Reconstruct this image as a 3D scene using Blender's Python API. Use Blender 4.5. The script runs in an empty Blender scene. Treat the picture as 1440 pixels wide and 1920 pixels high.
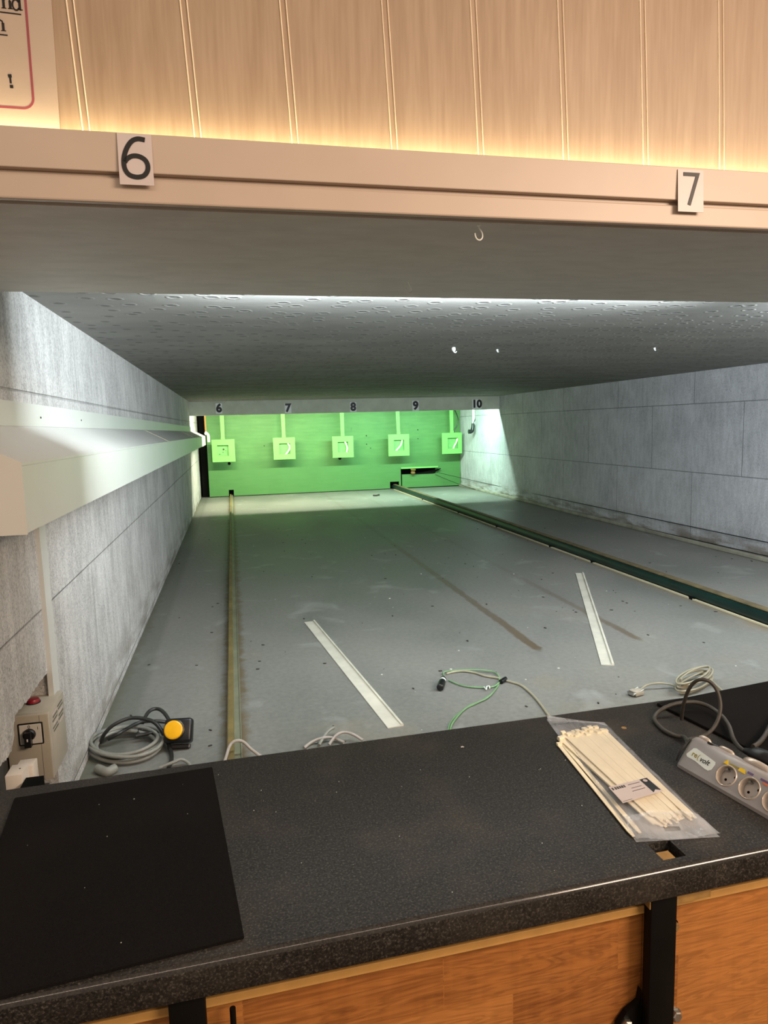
import bpy, bmesh, math, random
from mathutils import Vector, Matrix
random.seed(7)
S = bpy.context.scene
COL = S.collection
PI = math.pi

# ------------------------------------------------------------------ camera
YAW, PITCH, ROLL, FPX = -0.2161, -0.1265, -0.0265, 1280.0
def cam_axes():
    cy, sy, cp, sp = math.cos(YAW), math.sin(YAW), math.cos(PITCH), math.sin(PITCH)
    d = Vector((-sy*cp, cy*cp, sp)); r = Vector((cy, sy, 0)); u = r.cross(d)
    c, s = math.cos(ROLL), math.sin(ROLL)
    return c*r + s*u, -s*r + c*u, d
RX, UX, DX = cam_axes()
cd = bpy.data.cameras.new('camera'); cam = bpy.data.objects.new('camera', cd); COL.objects.link(cam)
cd.sensor_fit = 'VERTICAL'; cd.sensor_height = 36.0; cd.lens = FPX/1920*36; cd.clip_start = 0.05; cd.clip_end = 60
cam.matrix_world = Matrix(((RX.x, UX.x, -DX.x, 0), (RX.y, UX.y, -DX.y, 0), (RX.z, UX.z, -DX.z, 0), (0, 0, 0, 1)))
S.camera = cam
def at(px, py, axis, v):            # world point of a photo position on the plane axis = v
    d = DX + RX*(px-720)/FPX - UX*(py-960)/FPX
    return d*(v/d['xyz'.index(axis)])

# ------------------------------------------------------------------ main measures (metres, camera at the origin, y runs down the range)
XL, XR = -0.5576, 4.1068
ZF, ZC = -1.152, 0.403
YB, YT, YH = 12.0, 11.743, 10.1
ZH = 0.200
ZT = -0.70                    # worktop height
ZS = 0.366                    # soffit
ZROOM = -1.56                 # visitors' floor
CROT = 0.02                   # the counter runs very slightly askew

# ------------------------------------------------------------------ helpers
class MB:
    def __init__(self): self.bm = bmesh.new()
    def box(self, x0, x1, y0, y1, z0, z1, bev=0.0, seg=2):
        b = self.bm
        v = [b.verts.new((x, y, z)) for z in (z0, z1) for y in (y0, y1) for x in (x0, x1)]
        fs = [b.faces.new([v[i] for i in f]) for f in ((0,2,3,1),(4,5,7,6),(0,1,5,4),(2,6,7,3),(1,3,7,5),(0,4,6,2))]
        if bev > 0:
            es = list({e for f in fs for e in f.edges})
            bmesh.ops.bevel(b, geom=es, offset=bev, segments=seg, affect='EDGES', profile=0.5)
        return self
    def prism(self, pts, vec, M=None):      # polygon of 3-D points swept along vec
        b = self.bm; vec = Vector(vec); n = len(pts)
        a = [Vector(p) for p in pts]; c = [p + vec for p in a]
        if M is not None: a = [M @ p for p in a]; c = [M @ p for p in c]
        A = [b.verts.new(p) for p in a]; B = [b.verts.new(p) for p in c]
        b.faces.new(A[::-1]); b.faces.new(B)
        for i in range(n):
            j = (i+1) % n
            b.faces.new((A[i], A[j], B[j], B[i]))
        return self
    def cyl(self, p0, p1, r0, r1=None, n=20, M=None):
        r1 = r0 if r1 is None else r1
        p0, p1 = Vector(p0), Vector(p1); ax = (p1-p0).normalized()
        s = ax.orthogonal().normalized(); t = ax.cross(s)
        def ring(p, r):
            q = [p + s*(r*math.cos(2*PI*i/n)) + t*(r*math.sin(2*PI*i/n)) for i in range(n)]
            if M is not None: q = [M @ x for x in q]
            return [self.bm.verts.new(x) for x in q]
        A, B = ring(p0, r0), ring(p1, r1)
        self.bm.faces.new(A[::-1]); self.bm.faces.new(B)
        for i in range(n):
            j = (i+1) % n; self.bm.faces.new((A[i], A[j], B[j], B[i]))
        return self
    def lathe(self, o, ax, prof, n=28, close=False):   # prof: (radius, height along ax)
        o, ax = Vector(o), Vector(ax).normalized(); s = ax.orthogonal().normalized(); t = ax.cross(s)
        rings = [[self.bm.verts.new(o + ax*h + s*(r*math.cos(2*PI*i/n)) + t*(r*math.sin(2*PI*i/n))) for i in range(n)] for r, h in prof]
        for a, b in zip(rings, rings[1:]):
            for i in range(n):
                j = (i+1) % n; self.bm.faces.new((a[i], a[j], b[j], b[i]))
        self.bm.faces.new(rings[0][::-1]); self.bm.faces.new(rings[-1])
        return self
    def tube(self, pts, r, n=10, smooth=6):
        P = [Vector(p) for p in pts]
        if smooth and len(P) > 2: P = catmull(P, smooth)
        prev = None; rings = []
        for i, p in enumerate(P):
            t = (P[min(i+1, len(P)-1)] - P[max(i-1, 0)]).normalized()
            if prev is None: s = t.orthogonal().normalized()
            else:
                s = prev - t*prev.dot(t)
                s = s.normalized() if s.length > 1e-6 else t.orthogonal().normalized()
            prev = s; q = t.cross(s)
            rr = r(i/(len(P)-1)) if callable(r) else r
            rings.append([self.bm.verts.new(p + s*(rr*math.cos(2*PI*k/n)) + q*(rr*math.sin(2*PI*k/n))) for k in range(n)])
        for a, b in zip(rings, rings[1:]):
            for k in range(n):
                m = (k+1) % n; self.bm.faces.new((a[k], a[m], b[m], b[k]))
        self.bm.faces.new(rings[0][::-1]); self.bm.faces.new(rings[-1])
        return self
    def ribbon(self, pts, w, M, t=0.0006):   # flat stroke lying in the local xy plane of M
        P = [Vector((p[0], p[1])) for p in pts]; L = []; R = []
        for i, p in enumerate(P):
            a = P[max(i-1, 0)]; c = P[min(i+1, len(P)-1)]
            d1 = (p-a).normalized() if i > 0 else (c-p).normalized()
            d2 = (c-p).normalized() if i < len(P)-1 else d1
            n1 = Vector((-d1.y, d1.x)); n2 = Vector((-d2.y, d2.x)); m = (n1+n2)
            m = m.normalized() if m.length > 1e-6 else n1
            k = w/2/max(m.dot(n1), 0.35)
            L.append(p + m*k); R.append(p - m*k)
        b = self.bm
        def mk(q, z): return b.verts.new(M @ Vector((q.x, q.y, z)))
        L0 = [mk(q, 0) for q in L]; R0 = [mk(q, 0) for q in R]; L1 = [mk(q, t) for q in L]; R1 = [mk(q, t) for q in R]
        for i in range(len(P)-1):
            b.faces.new((L1[i], R1[i], R1[i+1], L1[i+1])); b.faces.new((L0[i], L0[i+1], R0[i+1], R0[i]))
            b.faces.new((L0[i], L1[i], L1[i+1], L0[i+1])); b.faces.new((R0[i], R0[i+1], R1[i+1], R1[i]))
        b.faces.new((L0[0], R0[0], R1[0], L1[0])); b.faces.new((L0[-1], L1[-1], R1[-1], R0[-1]))
        return self
    def build(self, name, m, parent=None, smooth=None, loc=None):
        bmesh.ops.remove_doubles(self.bm, verts=self.bm.verts, dist=1e-7)
        bmesh.ops.recalc_face_normals(self.bm, faces=self.bm.faces)
        me = bpy.data.meshes.new(name); self.bm.to_mesh(me); self.bm.free()
        if loc is not None: me.transform(Matrix.Translation(-Vector(loc)))
        me.materials.append(m)
        o = bpy.data.objects.new(name, me); COL.objects.link(o)
        if loc is not None: o.location = loc
        if smooth is not None:
            me.polygons.foreach_set('use_smooth', [True]*len(me.polygons))
            try: me.set_sharp_from_angle(angle=math.radians(smooth))
            except Exception: pass
        if parent is not None: o.parent = parent; o.matrix_parent_inverse = parent.matrix_world.inverted()
        return o
def catmull(P, k):
    out = []
    for i in range(len(P)-1):
        a, b, c, d = P[max(i-1,0)], P[i], P[i+1], P[min(i+2,len(P)-1)]
        for j in range(k):
            t = j/k
            out.append(0.5*((2*b) + (c-a)*t + (2*a-5*b+4*c-d)*t*t + (3*b-a-3*c+d)*t**3))
    out.append(P[-1]); return out
def tag(o, label=None, cat=None, group=None, kind=None):
    if label: o['label'] = label
    if cat: o['category'] = cat
    if group: o['group'] = group
    if kind: o['kind'] = kind
    return o
def thing(name, loc, label, cat, group=None):
    o = bpy.data.objects.new(name, None); COL.objects.link(o); o.location = loc; o.empty_display_size = 0.05
    bpy.context.view_layer.update()
    return tag(o, label, cat, group)
def struct(o, label=None): return tag(o, label, kind='structure')
def frame(o, x, y):                 # matrix with local x, y axes in world and z = x cross y
    x = Vector(x).normalized(); y = Vector(y).normalized(); z = x.cross(y); o = Vector(o)
    return Matrix(((x.x,y.x,z.x,o.x),(x.y,y.y,z.y,o.y),(x.z,y.z,z.z,o.z),(0,0,0,1)))
def text(s, size, M, m, name, parent, bold=0.0, shear=0.0, thick=0.0006):
    c = bpy.data.curves.new('tmp', 'FONT'); c.body = s; c.size = size; c.extrude = thick; c.offset = bold; c.shear = shear
    c.align_x = 'CENTER'; c.align_y = 'CENTER'; c.resolution_u = 4
    o = bpy.data.objects.new('tmp', c); COL.objects.link(o)
    bpy.context.view_layer.update()
    me = bpy.data.meshes.new_from_object(o.evaluated_get(bpy.context.evaluated_depsgraph_get()))
    bpy.data.objects.remove(o); bpy.data.curves.remove(c)
    me.transform(M); me.materials.clear(); me.materials.append(m); me.name = name
    n = bpy.data.objects.new(name, me); COL.objects.link(n)
    if parent is not None: n.parent = parent; n.matrix_parent_inverse = parent.matrix_world.inverted()
    return n

# ------------------------------------------------------------------ materials
def lin(c):
    return tuple((x/255/12.92 if x/255 <= 0.04045 else ((x/255+0.055)/1.055)**2.4) for x in c) + (1,)
class NM:
    def __init__(self, name):
        self.m = bpy.data.materials.new(name); self.m.use_nodes = True
        self.t = self.m.node_tree; self.n = self.t.nodes; self.p = self.n['Principled BSDF']
        self.co = None
    def L(self, a, b): self.t.links.new(a, b)
    def obj(self):
        if self.co is None: self.co = self.n.new('ShaderNodeTexCoord').outputs['Object']
        return self.co
    def scaled(self, s, off=(0,0,0)):
        mp = self.n.new('ShaderNodeMapping'); self.L(self.obj(), mp.inputs['Vector'])
        mp.inputs['Scale'].default_value = s if hasattr(s, '__len__') else (s, s, s); mp.inputs['Location'].default_value = off
        return mp.outputs[0]
    def noise(self, s=1.0, scale=5.0, detail=4.0, rough=0.55, dist=0.0):
        x = self.n.new('ShaderNodeTexNoise'); self.L(self.scaled(s), x.inputs['Vector'])
        x.inputs['Scale'].default_value = scale; x.inputs['Detail'].default_value = detail; x.inputs['Roughness'].default_value = rough; x.inputs['Distortion'].default_value = dist
        return x.outputs[0]
    def ramp(self, f, stops):
        r = self.n.new('ShaderNodeValToRGB'); self.L(f, r.inputs[0]); e = r.color_ramp.elements
        while len(e) < len(stops): e.new(0.5)
        for el, (p, c) in zip(e, stops): el.position = p; el.color = c if hasattr(c, '__len__') else (c, c, c, 1)
        return r.outputs[0]
    def math(self, op, a, b=None, c=None, clamp=False):
        x = self.n.new('ShaderNodeMath'); x.operation = op; x.use_clamp = clamp
        for i, v in enumerate((a, b, c)):
            if v is None: continue
            if isinstance(v, (int, float)): x.inputs[i].default_value = v
            else: self.L(v, x.inputs[i])
        return x.outputs[0]
    def mix(self, f, a, b, mode='MIX'):
        x = self.n.new('ShaderNodeMix'); x.data_type = 'RGBA'; x.blend_type = mode; x.clamp_factor = True
        for i, v in ((0, f), (6, a), (7, b)):
            if isinstance(v, (int, float)): x.inputs[i].default_value = v
            elif isinstance(v, tuple): x.inputs[i].default_value = v
            else: self.L(v, x.inputs[i])
        return x.outputs[2]
    def xyz(self):
        s = self.n.new('ShaderNodeSeparateXYZ'); self.L(self.obj(), s.inputs[0]); return s.outputs
    def bump(self, h, strength=0.3, dist=0.002, prev=None):
        b = self.n.new('ShaderNodeBump'); b.inputs['Strength'].default_value = strength; b.inputs['Distance'].default_value = dist
        self.L(h, b.inputs['Height'])
        if prev is not None: self.L(prev, b.inputs['Normal'])
        self.L(b.outputs[0], self.p.inputs['Normal']); return b.outputs[0]
    def color(self, c):
        if isinstance(c, tuple): self.p.inputs['Base Color'].default_value = c
        else: self.L(c, self.p.inputs['Base Color'])
        return self
    def done(self, rough=0.5, metal=0.0, spec=0.5):
        self.p.inputs['Roughness'].default_value = rough; self.p.inputs['Metallic'].default_value = metal
        self.p.inputs['Specular IOR Level'].default_value = spec
        return self.m
def simple(name, rgb, rough=0.5, metal=0.0, spec=0.5, var=0.12, scale=30.0, bump=0.0):
    k = NM(name); c = lin(rgb)
    d = tuple(x*(1-var) for x in c[:3]) + (1,)
    l = tuple(min(1, x*(1+var)) for x in c[:3]) + (1,)
    f = k.noise(1, scale, 4)
    k.color(k.ramp(f, [(0.3, d), (0.7, l)]))
    if bump: k.bump(f, bump, 0.001)
    return k.done(rough, metal, spec)

M = {}
M['bead'] = simple('pale_cream_bead', (248, 232, 208), 0.35, var=0.02)
M['ivory'] = simple('ivory_lacquer', (190, 172, 156), 0.45, var=0.03, scale=8)
M['card'] = simple('white_card', (202, 190, 188), 0.4, var=0.02)
M['black_ink'] = simple('black_ink', (16, 15, 16), 0.5, var=0.1)
M['far_card'] = simple('grey_white_card', (244, 246, 244), 0.5, var=0.04)
M['red_ink'] = simple('dark_red_ink', (150, 70, 80), 0.5, var=0.05)
M['sheet'] = simple('laminated_sheet', (188, 170, 154), 0.3, var=0.02)
M['black_steel'] = simple('black_steel', (9, 8, 7), 0.5, 0.0, 0.15, var=0.2)
M['zinc'] = simple('zinc_bolt', (170, 168, 162), 0.3, 0.9, var=0.15, scale=60)
M['hook_white'] = simple('white_enamel', (226, 228, 222), 0.35, var=0.05)
M['mint'] = simple('pale_green_paint', (116, 186, 94), 0.55, var=0.04, scale=6)
M['mint_back'] = simple('grey_green_plate', (110, 176, 96), 0.6, var=0.1, scale=20)
M['paper_curl'] = simple('pale_paper', (250, 236, 214), 0.6, var=0.04)
M['black_void'] = simple('black_felt', (7, 7, 7), 0.9, 0, 0.1, var=0.1)
M['rust'] = simple('rusty_clip', (120, 92, 48), 0.7, var=0.3, scale=40)
M['duct'] = simple('beige_duct_sheet', (204, 204, 198), 0.42, var=0.03, scale=3)
M['grey_box'] = simple('grey_beige_enamel', (172, 164, 148), 0.45, var=0.05, scale=14)
M['groove_dark'] = simple('vent_slot_dark', (100, 98, 88), 0.7)
M['plastic_white'] = simple('grey_white_plastic', (214, 206, 196), 0.4, var=0.03)
M['plastic_black'] = simple('black_plastic', (20, 20, 22), 0.35, var=0.1)
M['red_plastic'] = simple('red_plastic', (130, 20, 32), 0.3, var=0.1)
M['yellow_plastic'] = simple('yellow_plastic', (240, 176, 8), 0.35, var=0.06)
M['switch_plate'] = simple('switch_plate_paper', (206, 200, 190), 0.4, var=0.03)
M['cable_grey'] = simple('grey_cable', (128, 128, 120), 0.5, var=0.1)
M['cable_black'] = simple('black_cable', (36, 36, 34), 0.45, var=0.15)
M['cable_brown'] = simple('dusty_black_cable', (62, 58, 52), 0.55, var=0.2)
M['cable_green'] = simple('green_cable', (112, 150, 104), 0.5, var=0.1)
M['cable_beige'] = simple('beige_cable', (152, 146, 124), 0.5, var=0.08)
M['cable_lilac'] = simple('pale_grey_cable', (160, 152, 144), 0.5, var=0.08)
M['alu'] = simple('dusty_aluminium', (212, 208, 192), 0.5, 0.1, var=0.12, scale=9)
M['tie'] = simple('natural_nylon', (252, 242, 214), 0.4, var=0.03)
M['silver_plastic'] = simple('silver_plastic', (160, 156, 156), 0.35, 0.15, var=0.04)
M['socket_grey'] = simple('socket_grey_plastic', (200, 198, 198), 0.3, 0.1, var=0.04)
M['clear_grey'] = simple('pale_glossy_plastic', (196, 184, 172), 0.15, 0.2, var=0.1)
M['label_white'] = simple('pale_blue_white_label', (232, 244, 244), 0.35, var=0.02)
M['olive_ink'] = simple('olive_ink', (150, 140, 50), 0.5)
M['yellow_sticker'] = simple('yellow_sticker', (246, 208, 20), 0.4, var=0.04)
M['purple_sticker'] = simple('purple_sticker', (104, 84, 130), 0.5)
M['orange_sticker'] = simple('orange_sticker', (214, 120, 84), 0.5)
M['trim_beige'] = simple('beige_edge_strip', (196, 150, 84), 0.5, var=0.08)
M['plywood'] = simple('raw_plywood', (150, 116, 62), 0.7, var=0.2, scale=50)
M['strip_white'] = simple('yellowed_white_strip', (206, 196, 164), 0.55, var=0.1, scale=6)
M['skirt'] = simple('dusty_grey_skirting', (150, 146, 132), 0.7, var=0.25, scale=7)
M['brown_board'] = simple('dusty_brown_wood', (96, 84, 56), 0.75, var=0.35, scale=12)
M['chip_dark'] = simple('dark_lead_chip', (48, 44, 38), 0.6, var=0.3)
M['chip_white'] = simple('white_plaster_chip', (200, 200, 192), 0.7)
M['rope'] = simple('brown_cord', (150, 110, 56), 0.7, var=0.2)
M['rail_green'] = simple('dark_green_steel', (14, 40, 36), 0.45, var=0.4, scale=7)
M['olive_bar'] = simple('olive_brown_bar', (112, 98, 58), 0.6, var=0.3, scale=9)
M['grey_bar'] = simple('grey_green_bar', (118, 120, 100), 0.5, var=0.2, scale=9)

def make_glow(name, rgb, strength):
    k = NM(name); k.color(lin(rgb)); k.p.inputs['Emission Color'].default_value = lin(rgb); k.p.inputs['Emission Strength'].default_value = strength
    return k.done(0.5)
M['led'] = make_glow('warm_led', (255, 234, 182), 21.0)

def m_panel():                      # cream laminate with a faint wood figure and fine fibres
    k = NM('cream_wood_laminate')
    a = k.noise((9, 9, 0.8), 1.6, 5, 0.6, 1.2); b = k.noise((160, 160, 9), 1, 3); c = k.noise((40, 40, 2.5), 1, 3, 0.5, 0.6)
    col = k.ramp(a, [(0.36, lin((158, 134, 113))), (0.46, lin((167, 144, 123))), (0.56, lin((162, 139, 117))), (0.66, lin((170, 146, 125)))])
    col = k.mix(0.3, col, k.ramp(b, [(0.35, lin((155, 132, 108))), (0.65, lin((186, 165, 141)))]))
    col = k.mix(0.22, col, k.ramp(c, [(0.4, lin((150, 125, 100))), (0.6, lin((184, 163, 139)))]))
    k.color(col); k.bump(b, 0.12, 0.0006)
    return k.done(0.5)
M['panel'] = m_panel()

def m_block(name, axis, d, l, yj, strength, dirt=0.25, grain=95, joint=0.6, pit=0.7):      # sprayed wood-wool boards with joints, in the plane of axis and z
    k = NM(name); X = k.xyz()
    cx = k.n.new('ShaderNodeCombineXYZ'); k.L(k.math('SUBTRACT', X[1], yj), cx.inputs[0]); k.L(k.math('ADD', X[2], 0.502+1.24+2.48), cx.inputs[1])
    br = k.n.new('ShaderNodeTexBrick'); k.L(cx.outputs[0], br.inputs['Vector'])
    br.offset = 0.5; br.offset_frequency = 2; br.squash = 1.0
    for s, v in (('Scale', 1.0), ('Mortar Size', 0.005), ('Mortar Smooth', 0.8), ('Bias', 0.0), ('Brick Width', 1.25), ('Row Height', 0.62)): br.inputs[s].default_value = v
    br.inputs['Color1'].default_value = (0.46, 0.46, 0.46, 1); br.inputs['Color2'].default_value = (0.54, 0.54, 0.54, 1); br.inputs['Mortar'].default_value = (0.5, 0.5, 0.5, 1)
    n1 = k.noise((1, 1, 0.8), grain, 6, 0.72, 0.5); n2 = k.noise(1, 3.0, 4); n3 = k.noise((1, 1, 0.25), 26, 3, 0.6); vor = k.n.new('ShaderNodeTexVoronoi'); k.L(k.scaled((1, 1, 0.6)), vor.inputs['Vector']); vor.inputs['Scale'].default_value = 150
    col = k.ramp(n1, [(0.40, d), (0.56, l)])
    col = k.mix(0.35, col, k.ramp(n2, [(0.35, tuple(x*0.8 for x in d[:3])+(1,)), (0.65, l)]))
    col = k.mix(0.25, col, k.ramp(n3, [(0.4, d), (0.6, l)]))
    col = k.mix(0.5, col, br.outputs['Color'], 'OVERLAY')
    pits = k.ramp(vor.outputs['Distance'], [(0.10, 1.0), (0.22, 0.0)])
    pm = k.math('MULTIPLY', pits, k.ramp(k.noise(1, 30, 3), [(0.46, 0.0), (0.60, pit)]))
    col = k.mix(pm, col, tuple(x*0.35 for x in d[:3])+(1,))
    foot = k.math('MULTIPLY', k.math('MULTIPLY', k.math('SUBTRACT', -0.93, X[2]), 5.0, clamp=True), k.ramp(k.noise((0.6, 0.6, 3), 5, 4), [(0.42, 0.0), (0.62, dirt*2.2)]), clamp=True)
    col = k.mix(foot, col, lin((104, 92, 70)))
    col = k.mix(k.math('MULTIPLY', br.outputs['Fac'], joint), col, tuple(x*0.45 for x in d[:3])+(1,))
    k.color(col)
    h = k.math('SUBTRACT', k.math('ADD', n1, k.math('MULTIPLY', pits, -0.25)), k.math('MULTIPLY', br.outputs['Fac'], 0.8))
    k.bump(h, strength, 0.007)
    return k.done(0.85, 0, 0.25)
M['wall_left'] = m_block('sprayed_wood_wool_rough', 'y', lin((160, 157, 154)), lin((236, 234, 230)), 1.55, 1.0, 0.3, 150, 0.35, 0.9)
M['wall_right'] = m_block('sprayed_wood_wool_grey', 'y', lin((158, 158, 162)), lin((208, 208, 212)), 4.245, 0.6, 0.4, 110, 0.8, 0.6)

def m_ceiling():
    k = NM('dented_grey_ceiling'); X = k.xyz()
    v = k.n.new('ShaderNodeTexVoronoi'); k.L(k.scaled((1, 1, 0)), v.inputs['Vector']); v.voronoi_dimensions = '2D'; v.inputs['Scale'].default_value = 9.0; v.inputs['Randomness'].default_value = 0.75
    dent = k.ramp(v.outputs['Distance'], [(0.10, 1.0), (0.155, 0.0)])
    rim = k.ramp(v.outputs['Distance'], [(0.13, 0.0), (0.19, 1.0), (0.25, 0.0)])
    fine = k.noise(1, 60, 4); st = k.noise((1.0, 5, 1), 2.2, 5, 0.6, 0.5)
    base = k.ramp(k.noise((1, 2.5, 1), 2.0, 4), [(0.3, lin((132, 131, 127))), (0.7, lin((152, 150, 145)))])
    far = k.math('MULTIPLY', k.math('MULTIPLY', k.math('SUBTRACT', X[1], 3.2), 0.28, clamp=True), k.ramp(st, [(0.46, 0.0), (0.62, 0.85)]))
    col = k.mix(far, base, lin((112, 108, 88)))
    col = k.mix(k.math('MULTIPLY', dent, 0.55), col, lin((70, 70, 70)))
    k.color(col)
    h = k.math('ADD', k.math('MULTIPLY', dent, -1.0), k.math('ADD', k.math('MULTIPLY', rim, 0.5), k.math('MULTIPLY', fine, 0.15)))
    k.bump(h, 0.6, 0.006)
    return k.done(0.75, 0, 0.3)
M['ceiling'] = m_ceiling()
def m_soffit():
    k = NM('grey_painted_soffit'); n = k.noise((1.2, 3, 1), 9, 5, 0.6)
    k.color(k.ramp(n, [(0.3, lin((196, 190, 180))), (0.62, lin((208, 202, 192))), (0.72, lin((200, 194, 184)))]))
    k.bump(k.ramp(k.noise((1, 4, 1), 14, 2), [(0.62, 0.0), (0.72, 1.0)]), 0.12, 0.002); return k.done(0.6, 0, 0.4)
M['soffit'] = m_soffit()

def m_floor():
    k = NM('stained_concrete'); X = k.xyz()
    big = k.noise((1, 0.6, 1), 1.4, 5, 0.6); fine = k.noise(1, 45, 5, 0.65)
    col = k.ramp(big, [(0.3, lin((104, 106, 101))), (0.5, lin((122, 122, 117))), (0.7, lin((132, 131, 123)))])
    col = k.mix(0.28, col, k.ramp(fine, [(0.35, lin((100, 99, 95))), (0.65, lin((140, 138, 131)))]))
    blot = k.ramp(k.noise((1, 1, 1), 3.6, 4, 0.5, 0.8), [(0.60, 0.0), (0.75, 0.35)])
    col = k.mix(blot, col, lin((176, 178, 174)))
    stain = k.ramp(k.noise((1, 1, 1), 2.3, 4, 0.5), [(0.56, 0.0), (0.74, 0.5)])
    near = k.math('MULTIPLY', k.math('SUBTRACT', 4.2, X[1]), 0.5, clamp=True)
    col = k.mix(k.math('MULTIPLY', stain, near), col, lin((138, 122, 98)))
    # pellet trails: two long streaks that broaden towards the shooter and stop at a rounded head
    for x0, y0, ln, w, a in ((1.468, 3.06, 8.0, 0.034, 0.66), (2.035, 3.06, 3.5, 0.030, 0.60)):
        dx = k.math('ABSOLUTE', k.math('ADD', k.math('SUBTRACT', X[0], x0), k.math('MULTIPLY', k.math('SUBTRACT', X[1], y0), -0.006)))
        t = k.math('SUBTRACT', X[1], y0)
        fade = k.math('POWER', k.math('SUBTRACT', 1.0, k.math('DIVIDE', t, ln), clamp=True), 3.0)
        head = k.math('MULTIPLY', t, 14.0, clamp=True)
        wid = k.math('MULTIPLY', k.math('POWER', head, 0.5), w)
        wob = k.math('MULTIPLY', k.math('SUBTRACT', k.noise((1, 0.6, 1), 22, 3), 0.5), 0.035)
        inside = k.math('MULTIPLY', k.math('SUBTRACT', k.math('ADD', wid, wob), dx), 70.0, clamp=True)
        amt = k.math('MULTIPLY', k.math('ADD', k.math('MULTIPLY', fade, a), 0.12), k.math('MULTIPLY', inside, head))
        col = k.mix(amt, col, lin((86, 66, 40)))
    # yellow-brown drip bands beside the left rail, pale rust beside the right one
    wobl = k.math('MULTIPLY', k.math('SUBTRACT', k.noise((1, 1.0, 1), 16, 4), 0.5), 0.10)
    for x0, w, a, c in ((-0.045, 0.060, 0.75, (96, 78, 46)), (2.78, 0.04, 0.4, (120, 100, 66)), (XR-0.02, 0.05, 0.6, (92, 84, 64)), (XL, 0.045, 0.6, (92, 88, 66))):
        dx = k.math('ABSOLUTE', k.math('SUBTRACT', X[0], x0))
        ins = k.math('MULTIPLY', k.math('SUBTRACT', k.math('ADD', wobl, w), dx), 28.0, clamp=True)
        col = k.mix(k.math('MULTIPLY', ins, a), col, lin(c))
    # darker grey-green lane between the left wall and its rail
    lane = k.math('MULTIPLY', k.math('MULTIPLY', k.math('SUBTRACT', -0.42, X[0]), 30, clamp=True), 0.45)
    col = k.mix(lane, col, lin((86, 92, 80)))
    k.color(col)
    spots = k.n.new('ShaderNodeTexVoronoi'); k.L(k.scaled(1), spots.inputs['Vector']); spots.inputs['Scale'].default_value = 6.5
    k.bump(fine, 0.15, 0.001)
    k.L(k.ramp(big, [(0.3, 0.42), (0.7, 0.6)]), k.p.inputs['Roughness'])
    m = k.done(0.5, 0, 0.35); return m
M['floor'] = m_floor()

def m_worktop():
    k = NM('anthracite_worktop')
    n1 = k.noise(1, 280, 3, 0.7); n2 = k.noise(1, 110, 4, 0.7); n3 = k.noise(1, 5, 4)
    col = k.ramp(n1, [(0.38, lin((20, 20, 19))), (0.54, lin((46, 44, 42))), (0.68, lin((104, 99, 92)))])
    col = k.mix(0.4, col, k.ramp(n2, [(0.35, lin((18, 18, 18))), (0.65, lin((56, 54, 52)))]))
    dust = k.ramp(n3, [(0.52, 0.0), (0.75, 0.22)])
    col = k.mix(dust, col, lin((104, 96, 84)))
    k.color(col); k.bump(n2, 0.25, 0.0008)
    return k.done(0.40, 0, 0.16)
M['worktop'] = m_worktop()
M['worktop_edge'] = simple('polished_dark_edge', (46, 44, 42), 0.16, 0, 0.6, var=0.5, scale=300)
def m_mat():
    k = NM('black_rubber_mat'); n = k.noise(1, 500, 3); n2 = k.noise(1, 3, 3)
    col = k.ramp(n, [(0.3, lin((13, 12, 12))), (0.7, lin((27, 25, 24)))])
    col = k.mix(k.ramp(n2, [(0.45, 0.0), (0.75, 0.35)]), col, lin((34, 30, 28)))
    k.color(col); k.bump(n, 0.3, 0.0006); return k.done(0.9, 0, 0.08)
M['mat'] = m_mat()
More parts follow.
